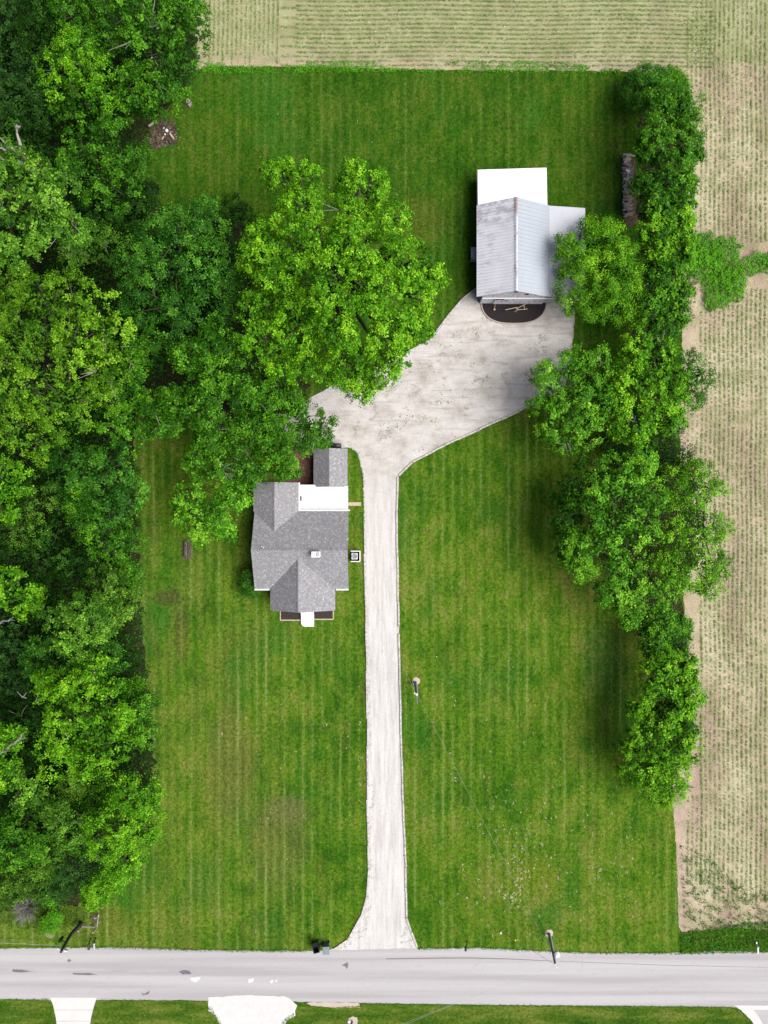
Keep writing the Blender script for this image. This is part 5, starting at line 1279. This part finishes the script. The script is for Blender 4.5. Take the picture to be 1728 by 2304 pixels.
o = leaf_object('lawn_grass', C, rng.normal(0, .38, C.shape)+np.array([0, 0, 1.0]), rng.uniform(.07, .17, len(C)), rng.beta(2.2, 2.8, len(C)), M_BLADE, rng=rng, aspect=.45)
tag(o, 'mown grass clumps of the lawn', None, None, 'stuff')
P = rand_in(rng, [(-20, 2252), (112, 2251), (124, 2330), (-20, 2330)], 46)
P = np.concatenate([P, rand_in(rng, [(220, 2254), (465, 2257), (500, 2330), (208, 2330)], 46), rand_in(rng, [(672, 2272), (1640, 2268), (1660, 2275), (1705, 2330), (630, 2330)], 46)])
P = P[(P[:, 0]-794)**2+(P[:, 1]-2300)**2 > 150]
x, y = px2m(P); C = np.stack([x, y, rng.uniform(.010, .045, len(x))], 1)
n = NT('south_grass_blades', .9, .05)  # same colours as the south lawn
f = n.noise(.5, 4, n.scale(n.pos, (.4, 1.6, 1)), .6)
c = n.ramp(f, [(.32, (.020, .060, .006)), (.48, (.045, .090, .009)), (.62, (.095, .120, .022))])
c = n.mix(1.0, c, n.ramp(n.noise(3.6, 5, None, .78), [(.36, .62), (.5, 1.0), (.64, 1.34)]), 'MULTIPLY')
M_SBLADE = n.done(n.mix(1.0, c, n.ramp(n.attr('tint'), [(0, .55), (.5, 1.1), (1, 2.1)]), 'MULTIPLY'))
o = leaf_object('verge_grass', C, rng.normal(0, .38, C.shape)+np.array([0, 0, 1.0]), rng.uniform(.07, .17, len(C)), rng.beta(2.2, 2.8, len(C)), M_SBLADE, rng=rng, aspect=.45)
tag(o, 'mown grass south of the road', None, None, 'stuff')
# ragged taller grass along the edges of road and gravel
def edge_line(pts, w_, d):
    out = []
    for a, b in zip(pts[:-1], pts[1:]):
        a = np.array(a, float); b = np.array(b, float); L = np.linalg.norm(b-a)/S; n = int(L*d)
        t = rng.uniform(0, 1, (n, 1)); nn = np.array([-(b-a)[1], (b-a)[0]]); nn /= np.linalg.norm(nn)
        out.append(a+(b-a)*t+nn*rng.normal(0, w_, (n, 1)))
    return np.concatenate(out)
E = np.concatenate([edge_line([(-20, 2131), (180, 2130), (260, 2131), (420, 2136), (600, 2139), (690, 2139)], 1.6, 60), edge_line([(940, 2134), (1080, 2132), (1250, 2141), (1350, 2144), (1530, 2144), (1728, 2141)], 1.6, 60),
    edge_line([(0, 2249), (110, 2249)], 1.2, 55), edge_line([(225, 2251), (300, 2251), (465, 2253)], 1.2, 55), edge_line([(670, 2262), (740, 2268), (810, 2264), (815, 2258), (1128, 2262), (1640, 2266), (1668, 2275), (1700, 2310)], 1.2, 55),
    edge_line([(817, 1071), (819, 1189)], 1.0, 50), edge_line([(786, 1008), (804, 1020), (817, 1071)], 1.3, 50), edge_line([(1294, 700), (1286, 803)], 1.5, 40),
    edge_line([(472, 2266), (486, 2286), (500, 2312)], 2.2, 60), edge_line([(662, 2280), (640, 2298), (620, 2330)], 2.2, 60)])
x, y = px2m(E)
C = np.stack([x, y, rng.uniform(.04, .10, len(x))], 1)
o = leaf_object('edge_grass', C, rng.normal(0, .5, C.shape)+np.array([0, 0, .9]), rng.uniform(.07, .16, len(C)), .62+rng.normal(0, .2, len(C)), F['olive'], rng=rng, aspect=.35)
tag(o, 'ragged grass hanging over the road and gravel edges', None, None, 'stuff')
# pale dry flecks in the mown lawn
fl = []
def flecks(cx, cy, sx, sy, n, big=1.0):
    for _ in range(n):
        px, py = rng.normal(cx, sx), rng.normal(cy, sy)
        k = int(rng.integers(3, 9)*big)
        for j in range(k): fl.append((px+rng.normal(0, 1.3), py+rng.normal(0, 1.9)))
flecks(1165, 1985, 14, 34, 16, 2.0); flecks(1170, 2020, 24, 14, 8, 2.0); flecks(1160, 1960, 48, 70, 46, 1.7); flecks(1220, 1900, 120, 110, 70, 1.2); flecks(1140, 1900, 60, 90, 50); flecks(1280, 1900, 80, 90, 34); flecks(1100, 1700, 90, 120, 26); flecks(1380, 1950, 80, 70, 16)
flecks(810, 1700, 3, 110, 22); flecks(640, 1680, 90, 110, 26, .8); flecks(680, 1850, 60, 60, 18, .7); flecks(800, 330, 160, 70, 10, .6); flecks(1060, 1500, 110, 60, 14, .7); flecks(560, 1560, 50, 120, 14, .7)
for cx, cy in ((1162, 1990), (1165, 1975), (1150, 2018), (1135, 2020), (990, 2030), (1030, 2012), (1214, 2060), (1166, 2040), (1352, 1955), (1243, 1770), (575, 2095), (1116, 1868), (500, 1652), (735, 1630), (1024, 1750), (1175, 1910), (1350, 1958), (1410, 1962), (1468, 1802)):
    for j in range(16): fl.append((cx+rng.normal(0, 1.6), cy+rng.normal(0, 2.0)))
x, y = px2m(np.array(fl)); C = np.stack([x, y, rng.uniform(.03, .06, len(x))], 1)
o = leaf_object('dry_grass_flecks', C, rng.normal(0, .2, C.shape)+np.array([0, 0, 1.0]), rng.uniform(.04, .10, len(C)), .62+rng.normal(0, .22, len(C)), F['straw'], rng=rng, aspect=.6)
tag(o, 'pale dry flecks scattered in the mown lawn', None, None, 'stuff')
print('faces total', sum(len(o.data.polygons) for o in bpy.data.objects if o.type == 'MESH'))
